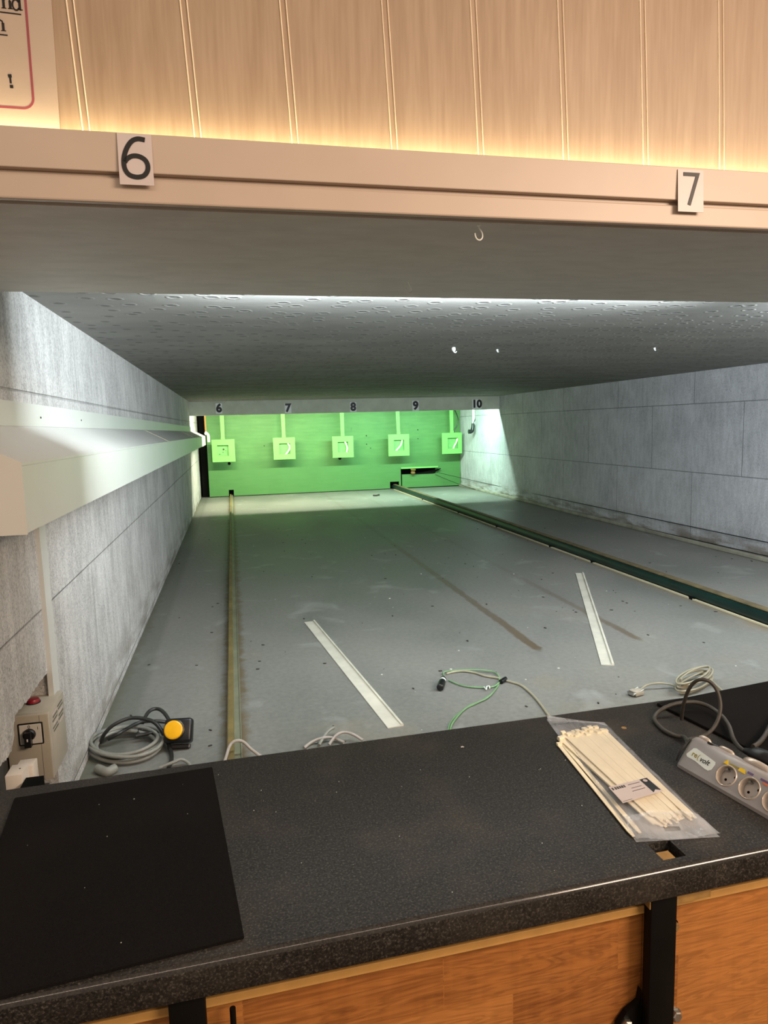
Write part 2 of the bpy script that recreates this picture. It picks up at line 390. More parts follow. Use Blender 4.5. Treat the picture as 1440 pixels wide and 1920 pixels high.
def m_wood():                        # laminate printed as oak blocks, each block its own tone and grain
    k = NM('oak_block_laminate'); X = k.xyz()
    cx = k.n.new('ShaderNodeCombineXYZ'); k.L(k.math('ADD', X[0], 5.0-0.383+0.21), cx.inputs[0]); k.L(k.math('ADD', X[2], 3.0+0.02), cx.inputs[1])
    br = k.n.new('ShaderNodeTexBrick'); k.L(cx.outputs[0], br.inputs['Vector']); br.offset = 0.62; br.offset_frequency = 2
    for s, v in (('Scale', 1.0), ('Mortar Size', 0.0006), ('Mortar Smooth', 0.2), ('Bias', 0.0), ('Brick Width', 0.30), ('Row Height', 0.125)): br.inputs[s].default_value = v
    br.inputs['Color1'].default_value = (0, 0, 0, 1); br.inputs['Color2'].default_value = (1, 1, 1, 1); br.inputs['Mortar'].default_value = (0.5, 0.5, 0.5, 1)
    sep = k.n.new('ShaderNodeSeparateColor'); k.L(br.outputs['Color'], sep.inputs[0]); rnd = sep.outputs[0]
    cc = k.n.new('ShaderNodeCombineXYZ'); k.L(k.math('ADD', X[0], k.math('MULTIPLY', rnd, 9.0)), cc.inputs[0]); k.L(rnd, cc.inputs[1]); k.L(k.math('ADD', X[2], k.math('MULTIPLY', rnd, 4.0)), cc.inputs[2])
    def nz(s, scale, det, dist):
        mp = k.n.new('ShaderNodeMapping'); k.L(cc.outputs[0], mp.inputs['Vector']); mp.inputs['Scale'].default_value = s
        x = k.n.new('ShaderNodeTexNoise'); k.L(mp.outputs[0], x.inputs['Vector']); x.inputs['Scale'].default_value = scale; x.inputs['Detail'].default_value = det; x.inputs['Distortion'].default_value = dist
        return x.outputs[0]
    g = nz((4.0, 1, 34), 1.4, 6, 1.6); g2 = nz((7, 1, 130), 1.3, 4, 0.4); ch = nz((26, 1, 3), 1.5, 2, 0.3)
    col = k.ramp(g, [(0.30, lin((92, 52, 24))), (0.40, lin((184, 122, 64))), (0.56, lin((212, 152, 88))), (0.72, lin((150, 94, 46)))])
    rg = k.math('ADD', k.math('MULTIPLY', k.math('SINE', k.math('MULTIPLY', nz((2.2, 1, 16), 1.3, 3, 1.1), 75.0)), 0.5), 0.5)
    col = k.mix(k.math('MULTIPLY', k.ramp(rg, [(0.45, 0.0), (0.85, 1.0)]), 0.62), col, lin((92, 50, 22)))
    col = k.mix(0.30, col, k.ramp(g2, [(0.42, lin((74, 40, 18))), (0.54, lin((206, 146, 84)))]))
    col = k.mix(0.25, col, k.ramp(ch, [(0.4, lin((150, 92, 42))), (0.6, lin((204, 138, 74)))]))
    col = k.mix(0.4, col, k.ramp(rnd, [(0.0, lin((130, 82, 42))), (1.0, lin((220, 162, 98)))]))
    col = k.mix(1.0, col, (0.84, 0.72, 0.57, 1), 'MULTIPLY')
    k.color(col); k.bump(g2, 0.15, 0.0006)
    return k.done(0.4, 0, 0.5)
M['wood'] = m_wood()
def m_green():
    k = NM('green_painted_board'); X = k.xyz(); a = k.noise((1, 1, 1), 2.2, 5, 0.6); b = k.noise((0.6, 1, 5), 5, 4)
    col = k.ramp(a, [(0.3, lin((77, 129, 68))), (0.7, lin((90, 143, 78)))])
    col = k.mix(0.3, col, k.ramp(b, [(0.35, lin((70, 122, 64))), (0.65, lin((96, 148, 82)))]))
    scuff = k.ramp(k.noise((5, 1, 1.4), 1.8, 4, 0.6, 0.4), [(0.66, 0.0), (0.76, 0.5)])
    low_shade = k.math('MULTIPLY', k.math('SUBTRACT', -0.50, X[2]), 12.0, clamp=True)  # lower part darkened: shade from the lamp cut-off put into the colour
    col = k.mix(k.math('MULTIPLY', low_shade, 0.55), col, lin((68, 117, 61)))
    col = k.mix(scuff, col, lin((58, 98, 56)))
    k.color(col); return k.done(0.55, 0, 0.4)
M['green'] = m_green()
M['header'] = simple('grey_header_paint', (196, 202, 184), 0.7, var=0.10, scale=7)
M['masonry'] = simple('dark_masonry', (62, 62, 58), 0.9, var=0.3, scale=20, bump=0.4)
M['floor_room'] = simple('brown_room_floor', (110, 90, 70), 0.6, var=0.15, scale=6)
def m_bag(nm, h0, h1):
    k = NM(nm); g = k.n.new('ShaderNodeBsdfGlossy'); g.inputs['Roughness'].default_value = 0.18
    tr = k.n.new('ShaderNodeBsdfTransparent'); tr.inputs[0].default_value = (0.99, 0.99, 1.0, 1)
    df = k.n.new('ShaderNodeBsdfDiffuse'); df.inputs[0].default_value = (0.74, 0.78, 0.84, 1)
    n = k.noise((14, 5, 10), 2.0, 4, 0.6, 0.8)
    bp = k.n.new('ShaderNodeBump'); bp.inputs['Strength'].default_value = 0.5; bp.inputs['Distance'].default_value = 0.004; k.L(n, bp.inputs['Height']); k.L(bp.outputs[0], g.inputs['Normal'])
    m1 = k.n.new('ShaderNodeMixShader'); k.L(k.ramp(n, [(0.3, h0), (0.7, h1)]), m1.inputs[0]); k.L(tr.outputs[0], m1.inputs[1]); k.L(df.outputs[0], m1.inputs[2])
    fr = k.n.new('ShaderNodeLayerWeight'); fr.inputs[0].default_value = 0.5
    m2 = k.n.new('ShaderNodeMixShader'); k.L(k.math('ADD', k.math('MULTIPLY', k.math('POWER', fr.outputs['Facing'], 4.0), 0.5), 0.05), m2.inputs[0]); k.L(m1.outputs[0], m2.inputs[1]); k.L(g.outputs[0], m2.inputs[2])
    out = k.n['Material Output']; k.L(m2.outputs[0], out.inputs['Surface']); return k.m
M['bag'] = m_bag('clear_polythene', 0.02, 0.07); M['bag_haze'] = m_bag('hazy_polythene', 0.22, 0.46)

# ------------------------------------------------------------------ setting
struct(MB().box(XL-0.1, XR+0.1, 0.98, 12.6, ZF-0.12, ZF).build('floor', M['floor']))
struct(MB().box(-2.5, 5.2, -3.5, 1.6, ZROOM-0.05, ZROOM).build('floor_room', M['floor_room']))
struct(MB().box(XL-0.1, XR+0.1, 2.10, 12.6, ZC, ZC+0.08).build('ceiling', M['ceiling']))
struct(MB().box(XR, XR+0.1, 1.25, 12.6, ZF-0.12, ZC+0.08).build('wall_right', M['wall_right']))
struct(MB().box(XL-0.1, XR+0.1, 12.45, 12.55, ZF, ZC).build('wall_back', M['black_void']))
# left wall lining: a board whose lower near part is roughly cut away
rag = [at(*p, 'x', XL) for p in ((82,1267),(67,1290),(49,1316),(36,1330),(27,1345),(26,1380),(23,1405),(12,1424),(0,1437))]
rag = [(p.y, p.z) for p in rag]
fine = []
for (a, b) in zip(rag, rag[1:]):
    for j in range(6):
        t = j/6; fine.append((a[0]+(b[0]-a[0])*t + random.uniform(-.004,.004), a[1]+(b[1]-a[1])*t + random.uniform(-.004,.004)))
fine.append(rag[-1])
poly = [(12.45, ZF), (12.45, ZC), (1.25, ZC), (1.25, -0.758)] + fine[::-1] + [(2.10, -0.69), (2.10, ZF)]
struct(MB().prism([(XL-0.085, y, z) for y, z in poly], (0.085, 0, 0)).build('wall_left', M['wall_left']))
struct(MB().box(XL-0.2, XL-0.087, 1.25, 12.45, ZF-0.12, ZC).build('wall_left_backing', M['masonry']))
struct(MB().box(XL-0.003, XL+0.012, 2.085, 2.150, -0.765, -0.17).build('trim_1', M['duct']))
# soffit behind the pelmet, header beam at the far end
struct(MB().box(-2.5, 5.2, 1.243, 1.978, ZS, ZS+0.02).build('soffit', M['soffit']))
struct(MB().box(-2.5, 5.2, 1.375, 1.95, ZS+0.02, ZC+0.3).build('beam', M['soffit']))
struct(MB().box(XL-0.1, XR+0.1, 1.95, 2.14, ZC+0.012, ZC+0.08).build('ceiling_edge', M['soffit']))
struct(MB().box(XL, XR, YH, YH+0.035, ZH, ZC, 0.004).build('header', M['header']))
# skirting at the right wall: two thin strips along the floor
struct(MB().box(XR-0.045, XR, 1.4, 12.0, ZF, ZF+0.035, 0.006).build('baseboard_right', M['skirt']))

# cream panelling above the pelmet: boards with raised double beads, very slightly out of plumb
xs = [-0.216, -0.030, 0.143, 0.331, 0.504, 0.684, 0.863, 1.043]
stepx = 0.180
gx = [xs[0]-stepx*i for i in range(11, 0, -1)] + xs + [xs[-1]+stepx*i for i in range(1, 20)]
b = MB(); prof = []
for g in gx:
    for dx, dy in ((-0.0070, 0), (-0.0062, -0.0022), (-0.0052, -0.0022), (-0.0044, 0.0008), (0.0046, 0.0008), (0.0052, -0.0018), (0.0060, -0.0018), (0.0068, 0)): prof.append((g+dx, 1.33+dy))
prof = [(gx[0]-0.2, 1.33)] + prof + [(gx[-1]+0.2, 1.33)]
tilt = -0.05
z0, z1 = 0.413, 1.35
A = [b.bm.verts.new((x + tilt*(z0-0.523), y, z0)) for x, y in prof]; B = [b.bm.verts.new((x + tilt*(z1-0.523), y, z1)) for x, y in prof]
for i in range(len(prof)-1):
    f_ = b.bm.faces.new((A[i], A[i+1], B[i+1], B[i])); j_ = (i-1) % 8
    if 0 < i < len(prof)-2 and j_ in (0, 1, 2, 4, 5, 6): f_.material_index = 1
Bk = [b.bm.verts.new((prof[0][0], 1.37, z0)), b.bm.verts.new((prof[-1][0], 1.37, z0)), b.bm.verts.new((prof[-1][0], 1.37, z1)), b.bm.verts.new((prof[0][0], 1.37, z1))]
b.bm.faces.new(Bk)
wf = struct(b.build('wall_front', M['panel'])); wf.data.materials.append(M['bead'])

# ------------------------------------------------------------------ pelmet with the light strip
t = thing('light_pelmet', (0.3, 1.25, 0.366), 'long cream pelmet carrying lane cards 6 and 7, glowing light strip on top', 'pelmet')
MB().box(-2.4, 5.0, 1.209, 1.226, 0.411, 0.471, 0.0015).build('upper_board', M['ivory'], t)
MB().box(-2.4, 5.0, 1.214, 1.229, 0.366, 0.4035, 0.003).build('lower_board', M['ivory'], t)
MB().box(-2.4, 5.0, 1.222, 1.3285, 0.4036, 0.4105).build('shelf', M['ivory'], t)
MB().box(-2.4, 5.0, 1.298, 1.314, 0.411, 0.493).build('riser', M['ivory'], t)
MB().box(-2.4, 5.0, 1.300, 1.312, 0.4932, 0.4995).build('light_strip', M['led'], t)

FR = lambda x, y, z: frame((x, y, z), (1, 0, 0), (0, 0, 1))      # faces the shooter (local z = -y world)
six = [(998,949),(950,944),(908,962),(873,1008),(850,1066),(843,1120),(850,1165),(876,1200),(925,1214),(974,1203),(1003,1168),(1008,1125),(990,1088),(950,1067),(905,1067),(868,1088),(850,1112)]
six = catmull([Vector((p[0]-925, 1079-p[1], 0)) for p in six], 4)
seven = [(680,482),(828,482),(737,760)]
seven = [(p[0]-757, 621-p[1]) for p in seven]
def near_card(x0, x1, zt, zb, label, glyph):
    xc, zc = (x0+x1)/2, (zt+zb)/2; w, h = (x1-x0), (zt-zb)
    t = thing('number_card', (xc, 1.208, zb), label, 'number card', 'lane number cards on the pelmet')
    # slightly bowed card: its lower edge stands off the board
    b = MB(); b.prism([(x0, 1.2070, zt), (x0, 1.2030, zb), (x0, 1.2042, zb), (x0, 1.2082, zt)], (w, 0, 0)); b.build('card', M['card'], t)
    s = 0.83*h/300 if glyph == '6' else 0.80*h/305
    k_ = 0.004/h; Mx = frame((xc, 1.2048-0.002*k_, zc+0.002), (1, 0, 0), (0, k_, 1))
    d = MB()
    if glyph == '6': d.ribbon([(p.x*s, p.y*s) for p in six], 33*s, Mx)
    else: d.ribbon([(p[0]*s*1.02, p[1]*s) for p in seven], 33*s, Mx)
    d.build('digit', M['black_ink'], t)
near_card(-0.151, -0.099, 0.4695, 0.3905, 'white card with a thin black 6 hung on the cream pelmet', '6')
near_card(0.852, 0.907, 0.4660, 0.3885, 'white card with a thin black 7 hung on the cream pelmet', '7')

# notice at the upper left
t = thing('notice_sheet', (-0.5, 1.327, 0.52), 'pale laminated notice with dark red rounded border, cut off by photo corner', 'notice')
K = -0.035
def lean(z): return (z-0.53)*0.02
b = MB(); b.prism([(-0.90, 1.3285, 0.478), (-0.258, 1.3285, 0.478), (-0.252, 1.3285, 0.90), (-0.90, 1.3285, 0.90)], (0, -0.0015, 0)); b.build('sheet', M['sheet'], t)
Mx = FR(0, 1.3268, 0)
arc = [(-0.3045-0.0+0.0, 0.90)]
bord = [(-0.2935, 0.90), (-0.2955, 0.58)] + [(-0.3125+0.017*math.cos(a), 0.5625+0.017*math.sin(a)) for a in [-i*PI/2/8 for i in range(9)]] + [(-0.88, 0.5455)]
bord[1] = (-0.2955, 0.565)
MB().ribbon(bord, 0.0036, Mx, 0.0004).build('border', M['red_ink'], t)
def serif_n(b, x, z, s, tall=False):
    def R(pts, w): b.ribbon([(x+p[0]*s, z+p[1]*s) for p in pts], w*s, Mx, 0.0004)
    R([(0, 0.03), (0, 0.62)], 0.15); R([(-0.14, 0.02), (0.14, 0.02)], 0.05); R([(-0.15, 0.60), (0.0, 0.64)], 0.06)
    R([(0.05, 0.50), (0.12, 0.60), (0.24, 0.64), (0.34, 0.58), (0.38, 0.45)], 0.08); R([(0.38, 0.48), (0.38, 0.03)], 0.15); R([(0.24, 0.02), (0.53, 0.02)], 0.05)
def serif_d(b, x, z, s):
    def R(pts, w): b.ribbon([(x+p[0]*s, z+p[1]*s) for p in pts], w*s, Mx, 0.0004)
    R([(0.36, 0.03), (0.36, 1.0)], 0.15); R([(0.22, 0.98), (0.36, 1.0)], 0.06); R([(0.34, 0.02), (0.52, 0.05)], 0.06)
    ring = [(0.14+0.20*math.cos(a), 0.31+0.31*math.sin(a)) for a in [0.6+i*(2*PI-1.2)/14 for i in range(15)]]
    R(ring, 0.10)
b = MB()
serif_n(b, -0.3285, 0.6990, 0.026); serif_d(b, -0.3135, 0.6980, 0.026)
b.ribbon([(-0.50, 0.6985), (-0.3030, 0.6920)], 0.0020, Mx, 0.0004)
serif_n(b, -0.3420, 0.6640, 0.026); b.ribbon([(-0.50, 0.6610), (-0.3265, 0.6580)], 0.0020, Mx, 0.0004)
ex = []
b.ribbon([(-0.3290, 0.5975), (-0.3285, 0.5925)], 0.0056, Mx, 0.0004); b.ribbon([(-0.3285, 0.5925), (-0.3282, 0.5835)], 0.0030, Mx, 0.0004)
b.ribbon([(-0.3300+0.0, 0.5785), (-0.3250, 0.5785)], 0.0050, Mx, 0.0004)
b.build('lettering', M['black_ink'], t)

# ------------------------------------------------------------------ hooks
def hook(px, py, y, sc, ang, label):
    p = at(px, py, 'y', y)
    t = thing('ceiling_hook', (p.x, y, ZS-0.03*sc), label, 'hook', 'screw hooks under the soffit')
    pts = [(0.0, 0.003), (0.0, -0.004), (0.001, -0.0075), (0.0045, -0.0125), (0.0068, -0.018), (0.0062, -0.0245), (0.0012, -0.0285), (-0.0045, -0.0268), (-0.0078, -0.0215), (-0.0088, -0.0165)]
    c, s = math.cos(ang), math.sin(ang)
    MB().tube([(p.x + a*sc*c, y + a*sc*s, ZS + 0.002 + q*sc) for a, q in pts], 0.0014*sc, 10).build('wire', M['hook_white'], t, 60)
    MB().cyl((p.x, y, ZS), (p.x, y, ZS-0.001), 0.003*sc).build('collar', M['hook_white'], t)
hook(898, 419, 1.262, 1.0, 0.1, 'white screw hook nearest the pelmet')
hook(767, 529, 1.77, 1.05, 0.2, 'thinner white screw hook further back near the soffit edge')
# bits stuck to the ceiling
for i, (px, py, sz, lab) in enumerate(((850, 651, 0.011, 'largest white fixing stub on the dented ceiling'), (932, 655, 0.006, 'small white fixing stub right of the largest one on the ceiling'), (1227, 652, 0.006, 'small white fixing stub at the right of the ceiling'))):
    p = at(px, py, 'z', ZC)
    t = thing('fixing_stub', p, lab, 'fixing', 'white stubs on the ceiling')
    MB().lathe((p.x, p.y, ZC+0.001), (0.2, 0, -1), [(sz*0.5, 0), (sz, sz*0.5), (sz*0.9, sz*1.6), (sz*0.4, sz*2.2)], 10).build('plug', M['hook_white'], t, 40)
    MB().tube([(p.x, p.y, ZC-sz*2), (p.x+sz, p.y, ZC-sz*2.6), (p.x+sz*1.6, p.y, ZC-sz*2.0)], sz*0.25, 6).build('tail', M['hook_white'], t)

# ------------------------------------------------------------------ far end: board, targets, header cards
t = thing('backstop_board', (1.8, 12.0, ZF), 'large green painted backstop board at the end of the range', 'board')
b = MB()
zb = -1.140
# main sheet with two notches for the rails
pts = [(-0.41, zb), (-0.088, zb), (-0.088, -1.035), (-0.004, -1.035), (-0.004, zb), (2.76, zb), (2.76, -1.02), (2.93, -1.02), (2.93, zb), (2.965, zb), (2.965, -0.793), (3.62, -0.793), (3.62, -0.897), (2.985, -0.897), (2.985, zb), (XR-0.005, zb), (XR-0.005, 0.37), (-0.405, 0.37)]
b.prism([(x, 12.0, z) for x, z in pts], (0, 0.03, 0)); b.build('sheet', M['green'], t)
MB().box(2.965, 3.66, 11.96, 12.0, -0.792, -0.766).build('slot_lip', M['mint'], t)
MB().box(2.985, XR-0.02, 11.985, 11.999, -1.135, -0.898).build('lower_flap', M['green'], t)
b = MB()
for x, z, r in ((-0.055, -0.583, 0.026), (1.86, -0.557, 0.03), (0.55, -0.30, 0.008), (2.35, -0.33, 0.009), (2.35, -0.18, 0.01), (2.42, -0.40, 0.008), (3.30, -0.26, 0.008), (3.3, -0.10, 0.01)):
    MB().cyl((x, 12.002, z), (x, 11.997, z), r, n=12).build('hole', M['black_void'], t)
MB().box(-0.53, XR, 12.10, 12.14, ZF+0.001, ZC-0.003).build('backing_felt', M['black_void'], t)  # plain black sheet that darkens the gap and slot in the board
tag(MB().lathe((3.18, 11.955, -0.896), (0, -0.3, 1), [(0.03, 0), (0.045, 0.03), (0.03, 0.06), (0.05, 0.09)], 10).build('clip', M['rust'], None, 40), 'brown rusty clip lying in the dark slot of the green board', 'clip')
tag(MB().prism([(3.15, 11.97, -0.896), (3.58, 11.97, -0.896), (3.60, 11.96, -0.83), (3.70, 11.93, -0.805), (3.70, 11.93, -0.82), (3.64, 11.96, -0.84), (3.62, 11.97, -0.865), (3.3, 11.97, -0.87)], (0, 0.02, 0)).build('slot_bar', M['black_steel']), 'black metal bar lying in the slot of the green board', 'bar')

# target frames
frames = [((397,824),(441,866),(407,835),(429,855),(416,780)),((512,820.5),(554,861),(523.5,831.5),(544.5,851.5),(530,776)),((623,818),(663,857.5),(633.5,828.5),(653,848),(641,775)),((728,814.5),(767.5,854.5),(738.5,825),(758,844.5),(745,773)),((829,811.5),(866,850.5),(839.5,821),(858.5,841),(846,772))]
curls = [None, [(539.5,831),(542.5,836),(543,841),(539,848),(535,852.5)], [(646,827),(649,833),(651,840),(650,848)], [(754,825),(752,833),(747,840),(742,845)], [(857.5,822),(855,830),(851.5,836),(850,841)]]
flabels = ['leftmost square mint target frame, dented plate without a paper strip, under card 6',
           'square mint target frame with bowed pale strip, under card 7',
           'square mint target frame at the middle of the board, under card 8',
           'square mint target frame with slanting pale strip, under card 9',
           'rightmost square mint target frame, overlapping the right wall']
for i, (a, c, e, f, h) in enumerate(frames):
    P, Q, E_, F_ = at(*a, 'y', YT), at(*c, 'y', YT), at(*e, 'y', YT), at(*f, 'y', YT); H = at(*h, 'y', YT)
    # square in the world: average the opposite corners
    cx, cz = (P.x+Q.x)/2, (P.z+Q.z)/2; s = ((Q.x-P.x)+(P.z-Q.z))/4
    ix, iz = (E_.x+F_.x)/2, (E_.z+F_.z)/2; q = ((F_.x-E_.x)+(E_.z-F_.z))/4
    t = thing('target_frame', (cx, YT, cz-s), flabels[i], 'target frame', 'target frames')
    b = MB(); tk = 0.02
    b.box(cx-s, cx+s, YT, YT+tk, iz+q, cz+s); b.box(cx-s, cx+s, YT, YT+tk, cz-s, iz-q)
    b.box(cx-s, ix-q, YT, YT+tk, iz-q, iz+q); b.box(ix+q, cx+s, YT, YT+tk, iz-q, iz+q)
    b.build('frame', M['mint'], t)
    MB().box(ix-q-0.01, ix+q+0.01, YT+0.045, YT+0.055, iz-q-0.01, iz+q+0.01).build('back_plate', M['mint_back'], t)
    MB().box(ix-q-0.008, ix-q, YT+tk, YT+0.046, iz-q, iz+q).build('spacer', M['mint'], t)
    w = 0.034; xh = H.x
    MB().prism([(xh-w*1.05, YT+0.002, ZC-0.003), (xh+w*1.05, YT+0.002, ZC-0.003), (cx+0.0+w*0.85, YT+0.002, cz+s-0.002), (cx-w*0.85, YT+0.002, cz+s-0.002)], (0, 0.016, 0)).build('hanger', M['mint'], t)
    MB().box(cx-w, cx+w, YT-0.004, YT+0.022, cz+s-0.004, cz+s+0.035, 0.002).build('clamp', M['mint'], t)
    if curls[i]:
        pts = catmull([at(*p, 'y', YT+0.012) for p in curls[i]], 4)
        MB().ribbon([(p.x, p.z) for p in pts], 0.023, frame((0, YT+0.014, 0), (1, 0, 0), (0, 0, 1)), 0.010).build('paper_strip', M['paper_curl'], t)  # pale arc in the frame opening, built as a curved strip
    else:
        b = MB()
        for dx, dz, r in ((0.01, 0.02, 0.016), (0.0, -0.03, 0.008), (-0.055, -0.06, 0.008), (0.045, 0.0, 0.006)): MB().cyl((ix+dx, YT+0.0455, iz+dz), (ix+dx, YT+0.042, iz+dz), r, n=10).build('pellet_mark', M['chip_dark'], t)

# header cards
for txt, (a, c), lab in (('6', ((404,756.5),(417,775.5)), 'small far grey card reading bold 6 on the header beam'), ('7', ((533.5,756),(546.5,774.5)), 'small far grey card reading bold 7 on the header beam'), ('8', ((656,754),(668.5,772.5)), 'small far grey card reading bold 8 on the header beam'),
                      ('9', ((773,751.5),(785.5,770.5)), 'small far grey card reading bold 9 on the header beam'), ('10', ((885.5,749),(902.5,766.5)), 'small far grey card reading bold 10 on the header beam')):
    P, Q = at(*a, 'y', YH), at(*c, 'y', YH); cx, cz = (P.x+Q.x)/2, (P.z+Q.z)/2
    t = thing('number_card', (cx, YH-0.003, Q.z), lab, 'number card', 'lane number cards on the header beam')
    MB().box(P.x, Q.x, YH-0.003, YH, Q.z, P.z).build('card', M['far_card'], t)
    text(txt, (P.z-Q.z)*1.10, FR(cx, YH-0.0035, cz), M['black_ink'], 'digit', t, bold=0.008, thick=0.001)

# hanging cable with black plug in front of the right wall
p0 = at(888, 764, 'y', 11.2); p1 = at(884, 803, 'y', 11.2)
t = thing('hanging_cable', (p0.x, 11.2, p1.z), 'white hanging cable with black plug in front of the lit right wall', 'cable')
MB().box(p0.x-0.022, p0.x+0.022, 11.2, 11.212, p1.z+0.05, ZC-0.002).build('strap', M['hook_white'], t)
MB().tube([(p0.x+0.04, 11.205, ZC-0.002), (p0.x+0.03, 11.2, 0.1), (p0.x+0.0, 11.19, p1.z+0.1), (p0.x-0.03, 11.18, p1.z-0.02)], 0.007, 6).build('wire', M['plastic_black'], t)
MB().tube([(p0.x-0.02, 11.18, p1.z+0.08), (p0.x-0.03, 11.17, p1.z), (p0.x-0.05, 11.165, p1.z-0.05), (p0.x-0.11, 11.165, p1.z-0.055)], lambda u: 0.026+0.012*u, 10).build('plug', M['plastic_black'], t, 40)
p = at(857, 788, 'y', 11.9)
tag(MB().tube([at(*q, 'y', 11.9) for q in ((850, 764), (856, 776), (859.5, 788), (857, 798), (852, 806), (849, 816))], 0.008, 6).build('cable', M['plastic_black']), 'thin black cable loop beside the rightmost target frame', 'cable')
# two wires strung along the right wall
for z0_, z1_, lab in ((-1.00, -0.985, 'upper thin dark wire strung along the right wall'), (-1.145, -1.075, 'lower thin dark wire strung close to the right skirting')):
    tag(MB().tube([(3.60, 11.96, -0.87 if z0_ > -1.1 else -0.92), (XR-0.03, 11.0, z0_), (XR-0.025, 6.0, (z0_+z1_)/2-0.008), (XR-0.02, 1.5, z1_)], 0.0042, 6, 10).build('wire', M['plastic_black']), lab, 'wire', 'wires along the right wall')

# ------------------------------------------------------------------ left wall duct
dz = lambda y: -0.0047*(y-1.44)
XLd = XL; t = thing('cable_duct', (-0.45, 1.44, -0.15), 'long beige boxed cable duct along the left wall', 'duct')
y0, y1 = 1.44, 11.35
def sweep(b, sec, ya, yb):
    A = [b.bm.verts.new((x, ya, z+dz(ya))) for x, z in sec]; B = [b.bm.verts.new((x, yb, z+dz(yb))) for x, z in sec]; n = len(sec)
    b.bm.faces.new(A); b.bm.faces.new(B[::-1])
    for i in range(n): b.bm.faces.new((A[i], A[(i+1)%n], B[(i+1)%n], B[i]))
b = MB(); sweep(b, [(XL, 0.090), (XL+0.008, 0.090), (XL+0.008, 0.026), (XL, 0.026)], y0, y1); b.build('wall_flange', M['duct'], t)
b = MB(); sweep(b, [(XL, 0.0255), (XL+0.008, 0.0255), (-0.400, -0.054), (-0.400, -0.060), (XL, -0.060)], y0+0.004, y1); b.build('sloping_lid', M['duct'], t)
b = MB(); sweep(b, [(XL, -0.0605), (-0.4005, -0.0605), (-0.4005, -0.192), (XL, -0.192)], y0+0.004, y1); b.build('trunk', M['duct'], t)
b = MB(); b.prism([(XL, y0, 0.026), (XL+0.008, y0, 0.026), (-0.398, y0, -0.053), (-0.398, y0, -0.194), (XL, y0, -0.194)], (0, 0.003, 0)); b.build('end_cap', M['duct'], t)
# seam strip and rivets on the lid
for y in (4.7, 7.9):
    b = MB(); sweep(b, [(XL+0.009, 0.027), (-0.3985, -0.052), (-0.3985, -0.055), (XL+0.009, 0.024)], y, y+0.03); b.build('lid_seam', M['strip_white'], t)
for px, py, x in ((76, 783, XL+0.008), (152, 788, XL+0.008)):
    q = at(px, py, 'x', x); MB().cyl((x-0.001, q.y, q.z), (x+0.002, q.y, q.z), 0.003, n=10).build('screw', M['chip_dark'], t)
t = thing('pipe_elbow', at(389, 818, 'y', 11.3), 'small white pipe elbow at the far end of the beige duct', 'pipe')
MB().tube([at(*q, 'y', 11.34) for q in ((384, 814), (388, 813), (390.5, 817), (391, 824), (391.5, 829))], 0.022, 10).build('elbow', M['plastic_white'], t, 50)
MB().tube([at(*q, 'y', 11.33) for q in ((386, 813), (386, 809))], 0.016, 8).build('stub', M['plastic_white'], t, 50)
tag(MB().tube([at(*q, 'y', 11.36) for q in ((383.5, 768), (384.5, 790), (386, 812))], 0.014, 8).build('cord', M['rope']), 'brown cord hanging down to the white pipe elbow', 'cord')

# ------------------------------------------------------------------ rails on the floor
t = thing('floor_rail', (2.85, 7.5, ZF), 'dark green floor rail with brown top, right of the metal strips', 'rail')
b = MB(); sec = [(2.818, ZF+0.012), (2.812, ZF+0.030), (2.818, ZF+0.060), (2.830, ZF+0.072), (2.885, ZF+0.072), (2.897, ZF+0.060), (2.897, ZF+0.012)]
def sw(b, sec, ya, yb): b.prism([(x, ya, z) for x, z in sec], (0, yb-ya, 0))
sw(b, sec, 1.5, 12.09); b.build('beam', M['rail_green'], t, 40)
b = MB(); sw(b, [(2.836, ZF+0.0722), (2.832, ZF+0.078), (2.84, ZF+0.083), (2.884, ZF+0.083), (2.89, ZF+0.0722)], 1.5, 12.08); b.build('top_board', M['brown_board'], t)  # rust-brown dust on the rail top, built as a thin layer
b = MB(); sw(b, [(2.826, ZF), (2.826, ZF+0.0118), (2.89, ZF+0.0118), (2.89, ZF)], 1.5, 12.09); b.build('foot', M['black_void'], t)
yy = 1.5; gaps = [2.95, 3.72, 4.95, 5.7, 7.0, 8.3, 10.0, 11.9]
for g in gaps:
    MB().box(2.796, 2.812, yy+0.02, g-0.02, ZF+0.001, ZF+0.010).build('edge_strip', M['strip_white'], t); yy = g
for g in gaps[:-1]:
    MB().box(2.80, 2.83, g-0.03, g+0.03, ZF, ZF+0.012).build('bracket', M['black_void'], t)
t = thing('floor_rail', (-0.04, 7.3, ZF), 'narrow olive brown floor rail beside the left wall', 'rail')
b = MB(); sw(b, [(-0.073, ZF), (-0.073, ZF+0.034), (-0.069, ZF+0.038), (-0.050, ZF+0.038), (-0.0475, ZF+0.034), (-0.0475, ZF)], 1.5, 12.09); b.build('upright_bar', M['olive_bar'], t)
b = MB(); sw(b, [(-0.0473, ZF), (-0.0473, ZF+0.022), (-0.026, ZF+0.022), (-0.024, ZF+0.026), (-0.021, ZF+0.026), (-0.021, ZF)], 1.5, 12.08); b.build('channel', M['grey_bar'], t)

